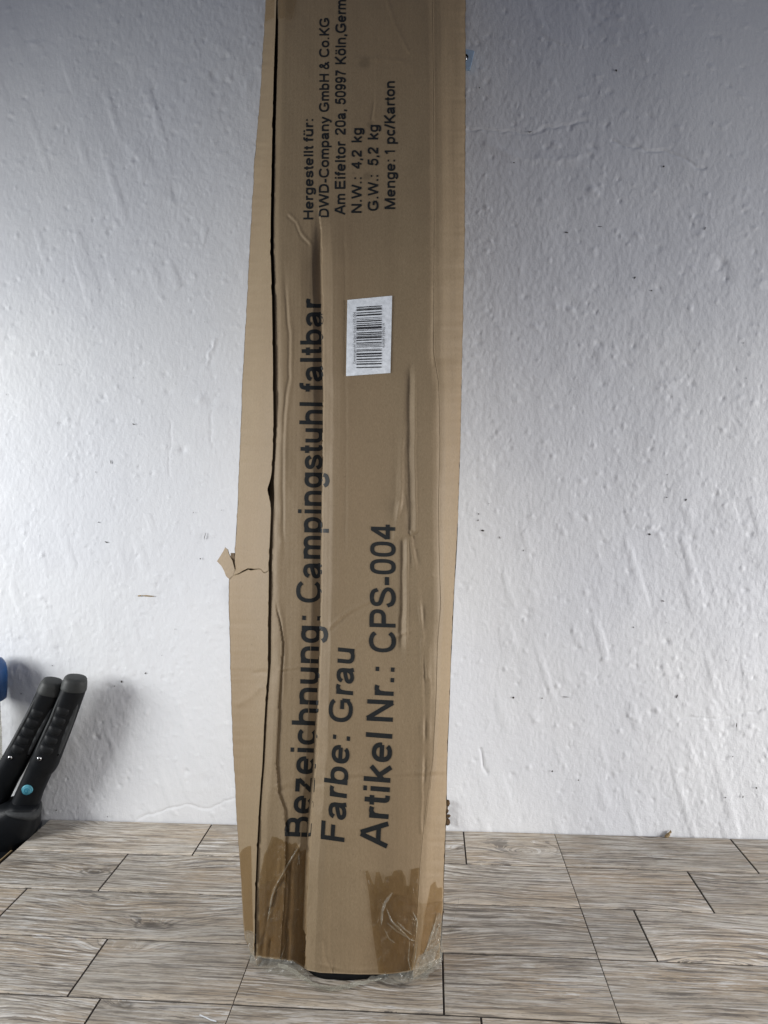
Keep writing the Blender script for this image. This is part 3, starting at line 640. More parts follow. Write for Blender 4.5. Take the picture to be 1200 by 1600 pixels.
FONT = {
 'a': (.776, [_S([(.12, .50), (.19, .61), (.36, .66), (.52, .61), (.575, .48)])+[(.58, .16), (.625, 0)], _S([(.575, .40), (.34, .345), (.155, .28), (.115, .18), (.19, .085), (.33, .065), (.49, .125), (.575, .27)])]),
 'b': (.776, [[(.14, 0), (.14, 1)], _bowl]), 'c': (.70, [_E(.37, .3625, .26, .2975, 42, 318)]),
 'e': (.776, [[(.12, .365), (.64, .365)], _E(.38, .3625, .265, .2975, 0, 322)]),
 'f': (.40, [[(.19, 0), (.19, .74)]+_S([(.19, .80), (.225, .90), (.30, .935), (.40, .93)]), [(.02, .655), (.37, .655)]]),
 'g': (.776, [_E(.375, .3625, .25, .2975), [(.62, .725), (.62, .06)]+_S([(.62, -.02), (.57, -.16), (.37, -.22), (.20, -.18), (.13, -.08)])]),
 'h': (.776, [[(.14, 0), (.14, 1)], _n]), 'n': (.776, [[(.14, 0), (.14, .725)], _n]),
 'm': (1.10, [[(.14, 0), (.14, .725)], _E(.345, .44, .205, .22, 180, 0)+[(.55, 0)], _E(.755, .44, .205, .22, 180, 0)+[(.96, 0)]]),
 'i': (.31, [[(.155, 0), (.155, .725)], _dot(.155, .86)]), 'l': (.31, [[(.155, 0), (.155, 1)]]),
 'k': (.70, [[(.14, 0), (.14, 1)], [(.60, .74), (.155, .29)], [(.29, .43), (.61, -.01)]]),
 'o': (.776, [_E(.385, .3625, .27, .2975)]), '\xf6': (.776, [_E(.385, .3625, .27, .2975), _dot(.25, .86), _dot(.52, .86)]),
 'p': (.776, [[(.14, -.29), (.14, .725)], _bowl]),
 'r': (.46, [[(.14, 0), (.14, .725)], _S([(.145, .38), (.17, .54), (.26, .64), (.36, .655), (.45, .63)])]),
 's': (.70, [_S([(.59, .50), (.50, .625), (.345, .66), (.18, .615), (.13, .51), (.20, .41), (.36, .365), (.54, .31), (.605, .205), (.53, .105), (.355, .065), (.18, .11), (.10, .23)])]),
 't': (.40, [[(.20, .93), (.20, .22)]+_S([(.205, .15), (.25, .08), (.38, .07)]), [(.02, .655), (.36, .655)]]),
 'u': (.776, [_u, [(.61, 0), (.61, .725)]]), '\xfc': (.776, [_u, [(.61, 0), (.61, .725)], _dot(.25, .86), _dot(.50, .86)]),
 'y': (.70, [[(.085, .725), (.35, .02)], [(.625, .725), (.36, .0)]+_S([(.33, -.08), (.25, -.20), (.11, -.215)])]),
 'z': (.70, [[(.07, .65), (.58, .65)], [(.55, .62), (.12, .10)], [(.07, .075), (.62, .075)]]),
 'A': (.93, [[(.07, 0), (.44, 1)], [(.49, 1), (.86, 0)], [(.20, .34), (.73, .34)]]),
 'B': (.93, [[(.17, 0), (.17, 1)], [(.17, .925), (.48, .925)]+_E(.50, .73, .23, .195, 90, -90)+[(.17, .535)], [(.17, .535), (.52, .535)]+_E(.54, .305, .25, .23, 90, -90)+[(.17, .075)]]),
 'C': (1.0, [_E(.53, .5, .41, .435, 36, 324)]), 'G': (1.087, [_E(.54, .5, .43, .435, 38, 318), [(.56, .445), (.93, .445)], [(.92, .45), (.92, .12)]]),
 'D': (1.0, [[(.17, 0), (.17, 1)], [(.17, .925), (.42, .925)]+_E(.44, .5, .40, .425, 90, -90)+[(.17, .075)]]),
 'E': (.93, [[(.18, 0), (.18, 1)], [(.18, .925), (.83, .925)], [(.18, .525), (.79, .525)], [(.18, .075), (.86, .075)]]),
 'F': (.85, [[(.18, 0), (.18, 1)], [(.18, .925), (.80, .925)], [(.18, .505), (.70, .505)]]),
 'H': (1.0, [[(.18, 0), (.18, 1)], [(.83, 0), (.83, 1)], [(.18, .525), (.83, .525)]]),
 'K': (.93, [[(.18, 0), (.18, 1)], [(.84, 1.02), (.20, .34)], [(.39, .53), (.87, -.02)]]),
 'M': (1.163, [[(.17, 0), (.17, 1)], [(.99, 0), (.99, 1)], [(.20, 1), (.58, .02)], [(.96, 1), (.58, .02)]]),
 'N': (1.0, [[(.17, 0), (.17, 1)], [(.83, 0), (.83, 1)], [(.18, .98), (.82, .02)]]),
 'P': (.93, [[(.18, 0), (.18, 1)], [(.18, .925), (.50, .925)]+_E(.54, .69, .26, .235, 90, -90)+[(.18, .455)]]),
 'S': (.93, [_S([(.80, .70), (.70, .87), (.46, .93), (.22, .87), (.145, .73), (.22, .60), (.46, .525), (.72, .43), (.83, .28), (.73, .13), (.47, .065), (.20, .13), (.09, .32)])]),
 'W': (1.318, [[(.07, 1), (.33, .02)], [(.33, .02), (.66, .98)], [(.66, .98), (.99, .02)], [(.99, .02), (1.25, 1)]]),
 '0': (.776, [_E(.385, .5, .265, .435, 0, 360, 2.7)]), '1': (.776, [[(.44, 0), (.44, 1)], _S([(.42, .97), (.32, .83), (.15, .74)])]),
 '2': (.776, [_S([(.11, .70), (.17, .86), (.38, .93), (.58, .87), (.64, .71), (.55, .54), (.35, .36), (.18, .20), (.12, .10)]), [(.06, .075), (.68, .075)]]),
 '3': (.776, [_S([(.11, .74), (.19, .88), (.37, .93), (.55, .87), (.60, .73), (.52, .60), (.30, .54)]), _S([(.30, .54), (.54, .49), (.64, .32), (.56, .13), (.36, .065), (.16, .13), (.09, .27)])]),
 '4': (.776, [[(.53, 0), (.53, 1)], [(.51, .95), (.09, .33)], [(.04, .30), (.73, .30)]]),
 '5': (.776, [[(.66, .925), (.20, .925)], [(.215, .925), (.15, .48)], _S([(.13, .47), (.26, .57), (.42, .61), (.59, .54), (.65, .36), (.57, .15), (.37, .065), (.18, .12), (.09, .27)])]),
 '6': (.776, [_E(.395, .33, .25, .265), _S([(.63, .78), (.56, .89), (.40, .935), (.23, .85), (.145, .62), (.145, .36)])]),
 '7': (.776, [[(.08, .925), (.68, .925)], _S([(.64, .90), (.45, .62), (.32, .30), (.27, 0)])]),
 '9': (.776, [_E(.375, .67, .25, .265), _S([(.14, .22), (.21, .11), (.37, .065), (.54, .15), (.625, .38), (.625, .64)])]),
 ':': (.39, [_dot(.2, 0), _dot(.2, .585)]), '.': (.36, [_dot(.18, 0)]), ',': (.36, [[(.18, .14), (.18, 0), (.13, -.14)]]), '-': (.47, [[(.05, .33), (.42, .33)]]),
 '/': (.40, [[(.03, 0), (.37, 1.0)]]),
 '&': (.95, [_S([(.90, .02), (.62, .31), (.34, .64), (.27, .78), (.34, .90), (.45, .93), (.56, .87), (.57, .75), (.47, .63), (.25, .48), (.13, .30), (.18, .12), (.38, .06), (.60, .15), (.79, .44)])]),
}
def word_mesh(text, sw=SW, dens=0.12, track=0.0, across=3):
    """every letter as flat strips following its strokes"""
    V, F = [], []; x0 = 0.0; z = 0
    for ch in text:
        if ch == ' ': x0 += 0.40; continue
        adv, strokes = FONT[ch]
        for P in strokes:
            z += 1
            Q = [P[0]]
            for a, b in zip(P[:-1], P[1:]):
                L = math.hypot(b[0]-a[0], b[1]-a[1])
                if L < 1e-6: continue
                n = max(1, int(math.ceil(L/dens)))
                for k in range(1, n+1): Q.append((a[0]+(b[0]-a[0])*k/n, a[1]+(b[1]-a[1])*k/n))
            Q = np.array(Q); closed = np.hypot(*(Q[0]-Q[-1])) < 1e-4
            d = np.diff(Q, axis=0); d /= np.hypot(d[:, 0], d[:, 1])[:, None]
            if closed: t0 = np.vstack([d[-1], d]); t1 = np.vstack([d, d[0]])
            else: t0 = np.vstack([d[0], d]); t1 = np.vstack([d, d[-1]])
            T = t0+t1; T /= np.hypot(T[:, 0], T[:, 1])[:, None]
            mit = 1/np.clip((T*t1).sum(1), 0.6, 1); N = np.stack([-T[:, 1], T[:, 0]], 1)*mit[:, None]
            b = len(V); m = len(Q)
            for k in range(m):
                for j in range(across+1):
                    q = Q[k]+N[k]*sw*(j/across-0.5); V.append((q[0]+x0, q[1], z % 3))
            for k in range(m-1):
                for j in range(across):
                    i = b+k*(across+1)+j; F.append([i, i+1, i+across+2, i+across+1])
        x0 += adv+track
    V = np.array(V); return V, np.array(F), V[:, 0].min(), V[:, 0].max()
def print_word(text, y0, y1, c0, c1, base, shear=0.03, track=0.0, sw=SW, dens=0.12, across=3, lift=0.00030, name='printed_text', mat=None, parent=None):
    V, F, x0, x1 = word_mesh(text, sw, dens, track, across)
    u = (V[:, 0]-x0)/(x1-x0); a = math.log(c1/c0)
    w_ = u if abs(a) < 1e-3 else (np.exp(a*u)-1)/(c1/c0-1)
    y = y0+(y1-y0)*w_; cap = c0+(c1-c0)*w_
    bx = pl(y, base); v = V[:, 1]
    px = bx-cap*v; py = y-shear*cap*v
    P = shell(px, py, lift)+NF*(V[:, 2]*0.00003)[:, None]
    return link(name, mesh_np(name, P, F), mat or M_INK, parent or box, False)
B1 = [(485, 1308), (491, 1230), (497, 1110), (500, 1000), (501.5, 960), (501.7, 930), (503, 800), (504, 650), (504, 466)]
print_word('Bezeichnung:', 1308, 963, 40, 40, B1, 0.04, 0.035)
print_word('Campingstuhl', 942, 629, 38.6, 36, B1, 0.02, 0.035)
print_word('faltbar', 612, 466, 35.5, 34.5, B1, 0.0, 0.03)
B2 = [(538, 1316), (547, 1151), (550.7, 1110), (554, 1014)]
print_word('Farbe:', 1316, 1151, 37, 36.5, B2, 0.14, 0.035); print_word('Grau', 1130, 1014, 36.5, 35.5, B2, 0.10, 0.03)
B3 = [(604.5, 1326), (608, 1260), (613, 1147), (613.7, 1128), (616.5, 1043), (618, 1020), (617.2, 820)]
print_word('Artikel', 1326, 1147, 42, 41, B3, 0.08, 0.035); print_word('Nr.:', 1128, 1043, 41, 40.5, B3, 0.05, 0.03); print_word('CPS-004', 1020, 820, 41, 37.5, B3, 0.03, 0.03)
def small(words, base, cap, tr=0.02):
    for t, a, b in words: print_word(t, a, b, cap, cap*0.97, base, 0.0, tr, 0.178, 0.25, 2)
small([('Hergestellt', 343, 228), ('f\xfcr:', 221.5, 186)], [(489, 343), (489, 186)], 15.0)
small([('DWD-Company', 339.5, 182), ('GmbH', 175, 115.5), ('&', 108.3, 96), ('Co.KG', 89.5, 28)], [(513.3, 340), (514, 28)], 15.2)
small([('Am', 335.8, 302.8), ('Eifeltor', 295.3, 220.5), ('20a,', 211, 171), ('50997', 163.5, 109.5), ('K\xf6ln,Germany', 100.5, -36)], [(539.0, 336), (540, 100), (540.5, -40)], 16.2)
small([('N.W.:', 332.8, 277), ('4,2', 264, 234.5), ('kg', 222.5, 200)], [(564.8, 333), (565, 190)], 15.8)
small([('G.W.:', 329.5, 273.5), ('5,2', 259, 230), ('kg', 218, 195)], [(591.0, 333), (590.5, 190)], 16.2)
small([('Menge:', 326.8, 249.5), ('1', 241, 235), ('pc/Karton', 225, 126.8)], [(617.3, 330), (616.5, 125)], 16.2)

# white barcode sticker
LC = [(540.7, 587.7), (610, 582.7), (612.7, 462), (542.7, 468.7)]   # lower left, lower right, upper right, upper left
def lab(s, t):
    s = np.asarray(s, float); t = np.asarray(t, float)
    a, b, c, d = [np.array(q) for q in LC]
    return ((1-s)*(1-t))[..., None]*a+(s*(1-t))[..., None]*b+(s*t)[..., None]*c+((1-s)*t)[..., None]*d
S, T = np.meshgrid(np.linspace(0, 1, 24), np.linspace(0, 1, 36))
q = lab(S, T); P = shell(q[..., 0], q[..., 1], 0.0007)
sticker = link('sticker', mesh_np('sticker', P.reshape(-1, 3), gridF(36, 24)), M_LABEL, box); sticker['label'] = 'white barcode sticker'
bars = [(1008, 8), (968, 11), (940, 5), (912, 11), (878, 11), (850, 15), (815, 6), (800, 3), (770, 2.5), (755, 2.5), (740, 3), (722, 8), (690, 9), (662, 14), (645, 4), (625, 8), (604, 8), (575, 3), (560, 3), (545, 16), (518, 10), (495, 5), (470, 10), (450, 2.5), (432, 2.5), (398, 13), (370, 7), (337, 12), (322, 3), (304, 7)]
V, F = [], []
for yy, th in bars:
    for k in range(6):
        pass
    b = len(V)
    for k in range(7):
        x = 557+k*39.3/6; yc = 440+yy/7.5-(x-557)*0.065*(0.35 + 0.65*(yy-300)/-700+0.65) 
        for sg in (-1, 1):
            V.append((x, yc+sg*(th/15.+0.22)*1.1))
    for k in range(6): F.append([b+2*k, b+2*k+1, b+2*k+3, b+2*k+2])
V = np.array(V); P = shell(V[:, 0], V[:, 1], 0.0010)
bars_o = link('barcode', mesh_np('barcode', P, F), M_BLACKINK, sticker, False)
bars_o.matrix_parent_inverse = Matrix.Identity(4)
for t, y0, y1, bx, cp in (('Campingstuhl faltbar Grau CPS-004', 568.5, 487.7, 555.2, 3.3), ('4250613490215', 543.3, 505, 600.8, 3.1)):
    print_word(t, y0, y1, cp, cp, [(bx, y0), (bx+0.3, y1)], 0.0, 0.05, 0.13, 0.5, 1, 0.0011, 'sticker_text', M_BLACKINK, sticker)

# ------------------------------------------------------------------ tapes
def tape(name, Lp, Rp, top, bot, mat, lift=0.0006, n=48, m=64, wr=0.0005, parent=None, seed=80, label=None):
    U, Vv = np.meshgrid(np.linspace(0, 1, n), np.linspace(0, 1, m))
    xa = pl(np.array([sum(p[1] for p in top)/len(top)]), Lp)[0]; xb = pl(np.array([sum(p[1] for p in top)/len(top)]), Rp)[0]
    ty = np.interp(xa+(xb-xa)*U, [p[0] for p in top], [p[1] for p in top])
    by = np.interp(xa+(xb-xa)*U, [p[0] for p in bot], [p[1] for p in bot]) if isinstance(bot, list) else warp(pl(np.full_like(U, 1500), Lp)+U*(pl(np.array([1500.]), Rp)[0]-pl(np.array([1500.]), Lp)[0]), np.full_like(U, bot))
    y = ty+(by-ty)*Vv; x = pl(y, Lp)+(pl(y, Rp)-pl(y, Lp))*U
    rid = np.abs(vnoise(x+0.5*y, y-0.3*x, seed, 1/14., 1/22.))
    P = shell(x, y, lift+wr*(2*np.clip(0.12-rid, 0, 1)*8+vnoise(x, y, seed+1, 1/5., 1/9.)+0.5))
    o = link(name, mesh_np(name, P.reshape(-1, 3), gridF(m, n, 0, True)), mat, parent or box)
    if label: o['label'] = label
    return o
tape('brown_tape', [(571, 1362), (577, 1400), (583, 1460), (592, 1524)], [(656, 1350), (652, 1440), (642, 1520)],
     [(571, 1362), (576, 1360), (582, 1383), (584, 1382), (588, 1363), (594, 1362), (597, 1380), (599, 1380), (602, 1370), (612, 1368), (616, 1361), (624, 1359), (628, 1360), (634, 1371), (635, 1384), (640, 1385), (642, 1359), (656, 1355)], 1521, M_BTAPE, n=90)
tape('brown_tape', [(418, 1300), (411, 1345), (405, 1370), (402, 1500)], [(485, 1300), (482, 1350), (478, 1440), (477, 1500)],
     [(411, 1345), (419, 1325), (423, 1307), (430, 1308), (436, 1311), (440, 1312), (443, 1316), (446, 1314), (450, 1319), (452, 1316), (455, 1320), (462, 1316), (466, 1322), (470, 1330), (478, 1328), (486, 1336)], 1519, M_BTAPE, n=90, wr=0.0003)
tape('brown_tape', [(374, 1320), (376, 1360), (381, 1440), (388, 1500)], [(392, 1310), (394, 1400), (396.5, 1500)],
     [(374, 1334), (378, 1328), (382, 1325), (388, 1322), (394, 1322)], 1512, M_BTAPE2, n=30, wr=0.0002)
tape('brown_tape', [(676, 1370), (664, 1430), (655, 1505)], [(692, 1370), (690, 1440), (686, 1496)],
     [(673, 1384), (677, 1379), (680, 1377), (682, 1384), (685, 1388), (690, 1386), (693, 1388)], 1521, M_BTAPE2, n=40)
tape('brown_tape', [(431, -60), (433, 30)], [(468, -60), (463, 0), (456, 30)], [(400, -60), (500, -60)],
     [(431, 29), (437, 30), (444, 29), (450, 26), (454, 31), (470, 30)], M_CLEAR2, lift=0.0008, wr=0.0008, label='clear tape corner at the top left')
tape('brown_tape', [(419, -60), (414, 34)], [(430, -60), (428, 30)], [(400, -60), (500, -60)], [(414, 36), (422, 32), (430, 28)], M_CLEAR2, lift=0.0006, wr=0.0006, label='clear tape corner at the top left')
for o in bpy.data.objects:
    if o.name.startswith('brown_tape') and o.get('label'): o.name = 'clear_tape'
# clear tape over the lower right corner, with fold ridges
tape('clear_tape', [(590, 1395), (592, 1450), (600, 1515)], [(693, 1395), (691, 1440), (686, 1492)], [(590, 1412), (610, 1395), (640, 1402), (660, 1412), (693, 1408)], 1521, M_CLEAR2, lift=0.0012, wr=0.0014, n=110, m=110, seed=90)
tape('clear_tape', [(404, 1330), (402, 1500)], [(478, 1320), (474, 1500)], [(404, 1385), (430, 1372), (450, 1345), (478, 1325)], 1521, M_CLEAR2, lift=0.0012, wr=0.0012, n=90, m=100, seed=95)
def ribbon(name, pts, wd, mat, lift=0.0016, label=None):   # puckered fold of the tape, a small raised tunnel
    pts = np.array(pts, float); t = np.linspace(0, 1, 40); s = np.linspace(0, 1, len(pts))
    cx, cy2 = np.interp(t, s, pts[:, 0]), np.interp(t, s, pts[:, 1])
    for _ in range(3):
        cx[1:-1] = (cx[:-2]+2*cx[1:-1]+cx[2:])/4; cy2[1:-1] = (cy2[:-2]+2*cy2[1:-1]+cy2[2:])/4
    tx, ty = np.gradient(cx), np.gradient(cy2); L = np.hypot(tx, ty); nx, ny = -ty/L, tx/L
    R = []
    for k, a in enumerate(np.linspace(-1, 1, 7)):
        wv = wd*np.sin(np.pi*np.clip(t, 0.02, 0.98))**0.5*(1+0.5*vnoise(t, t*0, 5, 14.))
        R.append(shell(cx+nx*wv*a*0.75, cy2+ny*wv*a, lift+0.0016*(1-a*a)*wd/3.))
    R = np.stack(R, 1)
    return link(name, mesh_np(name, R.reshape(-1, 3), gridF(40, 7)), mat, box)
for pts, wd in [([(613, 1395), (602, 1410), (597, 1425), (596, 1445)], 3.2), ([(604, 1420), (612, 1440), (625, 1452), (640, 1468), (647, 1470)], 2.2), ([(620, 1440), (632, 1452), (645, 1462)], 1.8),
                ([(605, 1442), (620, 1455), (636, 1465)], 1.6), ([(600, 1450), (608, 1467), (618, 1474)], 1.3), ([(645, 1425), (652, 1440), (650, 1462)], 1.8),
                ([(466, 1324), (455, 1342), (440, 1368), (430, 1385)], 1.6), ([(432, 1384), (425, 1400), (421, 1425), (418, 1440)], 2.0), ([(467, 1335), (468, 1352)], 1.4),
                ([(640, 1470), (638, 1500), (642, 1518)], 1.5), ([(652, 1470), (648, 1500), (645, 1519)], 1.6), ([(684, 1425), (679, 1445), (672, 1470), (660, 1500)], 1.8),
                ([(690, 1440), (684, 1450), (680, 1465)], 1.6), ([(445, 1480), (437, 1500)], 1.2)]:
    ribbon('tape_wrinkle', pts, wd, M_CLEAR)
# crumpled film hanging out under the foot
def near(px, py, fwd, z=0.0012):
    px = np.asarray(px, float); py = np.asarray(py, float)
    d = ray(px, py); t = ((PF-CAM) @ NF + fwd)/(d @ NF); p = CAM+d*t[..., None]
    f = on_floor(px, py, z); return np.where((p[..., 2] < z)[..., None], f, p)
def filmstrip(name, top, botm, fwd, seed, n=120, m=22, amp=0.0018, mat=None):
    t = np.linspace(0, 1, n); T_ = np.array(top, float); B_ = np.array(botm, float)
    tx, ty = np.interp(t, np.linspace(0, 1, len(T_)), T_[:, 0]), np.interp(t, np.linspace(0, 1, len(T_)), T_[:, 1])
    bx, by = np.interp(t, np.linspace(0, 1, len(B_)), B_[:, 0]), np.interp(t, np.linspace(0, 1, len(B_)), B_[:, 1])
    V = np.linspace(0, 1, m)[:, None]
    x = tx+(bx-tx)*V; y = ty+(by-ty)*V
    wv = vnoise(x+y, y-x, seed, 1/7., 1/16.)+0.6*vnoise(x, y, seed+1, 1/3., 1/5.)
    P = near(x+2.0*vnoise(x, y, seed+2, 1/8., 1/8.), y+2.2*vnoise(x, y, seed+3, 1/6., 1/6.), 0.0)
    P = P+NF*(fwd+amp*wv)[..., None] if np.ndim(fwd) else P+NF*(fwd+amp*wv[..., None])
    P[..., 2] = np.maximum(P[..., 2]+0.0004*wv, 0.0009)
    return link(name, mesh_np(name, P.reshape(-1, 3), gridF(m, n)), mat or M_CLEAR, box)
filmstrip('tape_film', [(383, 1455), (388, 1452), (394, 1453), (397, 1458)], [(392, 1492), (394, 1497), (396, 1500), (398, 1498)], 0.001, 100, n=40, m=44, amp=0.0016)
filmstrip('tape_film', [(389, 1486), (400, 1492), (415, 1494), (430, 1496), (445, 1498), (460, 1501), (474, 1510), (484, 1521)],
          [(391, 1501), (402, 1509), (417, 1516), (432, 1521), (447, 1524), (460, 1526), (474, 1529), (486, 1533)], 0.002, 110, n=120)
filmstrip('tape_film', [(578, 1524), (600, 1521), (625, 1518), (645, 1515), (665, 1508), (688, 1494)],
          [(575, 1530), (600, 1533), (625, 1535), (648, 1530), (668, 1522), (690, 1508)], 0.002, 111, n=110)
filmstrip('tape_film', [(437, 1499), (452, 1503), (466, 1511), (478, 1519), (490, 1528), (505, 1533), (525, 1534), (550, 1530), (575, 1525), (600, 1522)],
          [(438, 1505), (453, 1511), (467, 1520), (480, 1528), (492, 1536), (507, 1541), (525, 1542), (550, 1538), (574, 1530), (596, 1525)], 0.007, 120, n=140, m=10, amp=0.0008, mat=M_LOOP)
filmstrip('tape_film', [(686, 1425), (690, 1432), (691, 1440)], [(650, 1522), (672, 1516), (692, 1500)], 0.0, 130, n=50, m=60, amp=0.0022)
filmstrip('tape_film', [(655, 1490), (670, 1484), (688, 1470)], [(640, 1531), (658, 1528), (668, 1529)], 0.003, 140, n=40, m=40, amp=0.0016)
# ------------------------------------------------------------------ chip of brown tape sticking out on the right
o = flat_patch('tape_scrap', [(690, 1421, .036), (694, 1425, .036), (688, 1434, .034), (687, 1430, .034)], M_CLUMP, box, None, 0.001)

# ------------------------------------------------------------------ brown clump on the wall
def blob(bm, c, r, sc_, seed):
    r0 = bmesh.ops.create_icosphere(bm, subdivisions=3, radius=1)
    rr = random.Random(seed); ph = [rr.uniform(0, 6) for _ in range(6)]
    for v in r0['verts']:
        p = v.co.copy(); k = 1+0.22*math.sin(p.x*5+ph[0])*math.sin(p.y*6+ph[1])+0.18*math.sin(p.z*9+ph[2])*math.sin(p.x*8+ph[3])+rr.uniform(-.07, .07)
        v.co = Vector((c[0]+p.x*r*k*sc_[0], c[1]+p.y*r*k*sc_[1], c[2]+p.z*r*k*sc_[2]))
bm = bmesh.new()
for k, (px, py, r, s) in enumerate([(699.5, 1255, .0040, (.8, .8, 1.3)), (697, 1262, .0026, (1, 1, .8)), (698, 1267, .0034, (.8, .8, 1.2)), (700, 1275, .0034, (1.1, .8, .7)), (698.5, 1284, .0052, (.9, .8, 1.1)), (697, 1272, .0022, (.7, .8, 1.6)), (694, 1280, .004, (1, 1, 1.2))]):
    c = at_y([px], [py], D-0.006)[0]; blob(bm, c, r, s, k)
me = bpy.data.meshes.new('dried_clump'); bm.to_mesh(me); bm.free()
tag(link('dried_clump', me, M_CLUMP), 'dark brown dried clump on the wall just right of the carton foot', 'dried clump')

# ------------------------------------------------------------------ zinc bracket behind the carton
br = empty('metal_bracket', tuple(at_y([733], [93], D-0.006)[0]))
tag(br, 'small zinc plated bracket with a screw on the wall behind the carton top', 'bracket')
c = [at_y([a], [b], D-0.010)[0] for a, b in ((716, 73), (741.5, 79), (734.5, 108.5), (710, 105))]
bm = bmesh.new(); f = bm.faces.new([bm.verts.new(p) for p in c]); r = bmesh.ops.extrude_face_region(bm, geom=[f])
for v in r['geom']:
    if isinstance(v, bmesh.types.BMVert): v.co.y += 0.0045
bmesh.ops.recalc_face_normals(bm, faces=bm.faces[:]); bmesh.ops.bevel(bm, geom=bm.edges[:], offset=0.0005, segments=2, affect='EDGES')
me = bpy.data.meshes.new('plate'); bm.to_mesh(me); bm.free(); link('plate', me, M_ZINC, br, False)
def disc(name, c, r, depth, nrm, mat, parent, seg=24, dome=0.0):
    nrm = Vector(nrm).normalized(); bm = bmesh.new()
    g = bmesh.ops.create_cone(bm, cap_ends=True, segments=seg, radius1=r, radius2=r*0.85, depth=depth)
    bmesh.ops.bevel(bm, geom=[e for e in bm.edges if all(v.co.z > 0 for v in e.verts)], offset=min(r*.12, depth*.3), segments=2, affect='EDGES')
    Rm = nrm.to_track_quat('Z', 'Y').to_matrix().to_4x4(); bmesh.ops.transform(bm, matrix=Matrix.Translation(Vector(c))@Rm, verts=bm.verts[:])
    me = bpy.data.meshes.new(name); bm.to_mesh(me); bm.free(); o = link(name, me, mat, parent)
    return o
p = at_y([726.5], [89], D-0.0105)[0]; disc('hole', p, 0.0050, 0.0006, (0, -1, 0), M_HOLE, br)
p = at_y([727.5], [91.5], D-0.012)[0]; disc('screw', p, 0.0026, 0.004, (0.3, -1, 0.2), M_SCREW, br)

# ------------------------------------------------------------------ folding tool with two ribbed grips, left
tool = empty('folding_tool', (-0.60, 0.80, -0.05))
tag(tool, 'black folding tool with two ribbed rubber handles standing beside the left table edge', 'tool')
def section(name, path, widths, depths, mat, parent, power=3.0, seg=28, caps=True, round_end=None):
    """path: 3-D points, widths across the view, depths towards the camera; superellipse section"""
    path = np.array(path, float); n = len(path); V = []
    tang = np.gradient(path, axis=0); tang /= np.linalg.norm(tang, axis=1)[:, None]
    for k in range(n):
        a = tang[k]; vd = CAM-path[k]; vd /= np.linalg.norm(vd); s = np.cross(a, vd); s /= np.linalg.norm(s); nn = np.cross(s, a)
        for j in range(seg):
            t = 2*math.pi*j/seg; ct, st = math.cos(t), math.sin(t)
            x = math.copysign(abs(ct)**(2/power), ct)*widths[k]; y = math.copysign(abs(st)**(2/power), st)*depths[k]
            V.append(path[k]+s*x+nn*y)
    F = []
    for k in range(n-1):
        for j in range(seg): F.append([k*seg+j, k*seg+(j+1) % seg, (k+1)*seg+(j+1) % seg, (k+1)*seg+j])
    F.append(list(range(seg))[::-1]); F.append([(n-1)*seg+j for j in range(seg)])
    o = link(name, mesh_np(name, V, F), mat, parent)
    if parent and parent.type != 'EMPTY': o.matrix_parent_inverse = Matrix.Identity(4)
    return o
def dens(Y, px, py, k=1):
    return at_y([px], [py], Y)[0]
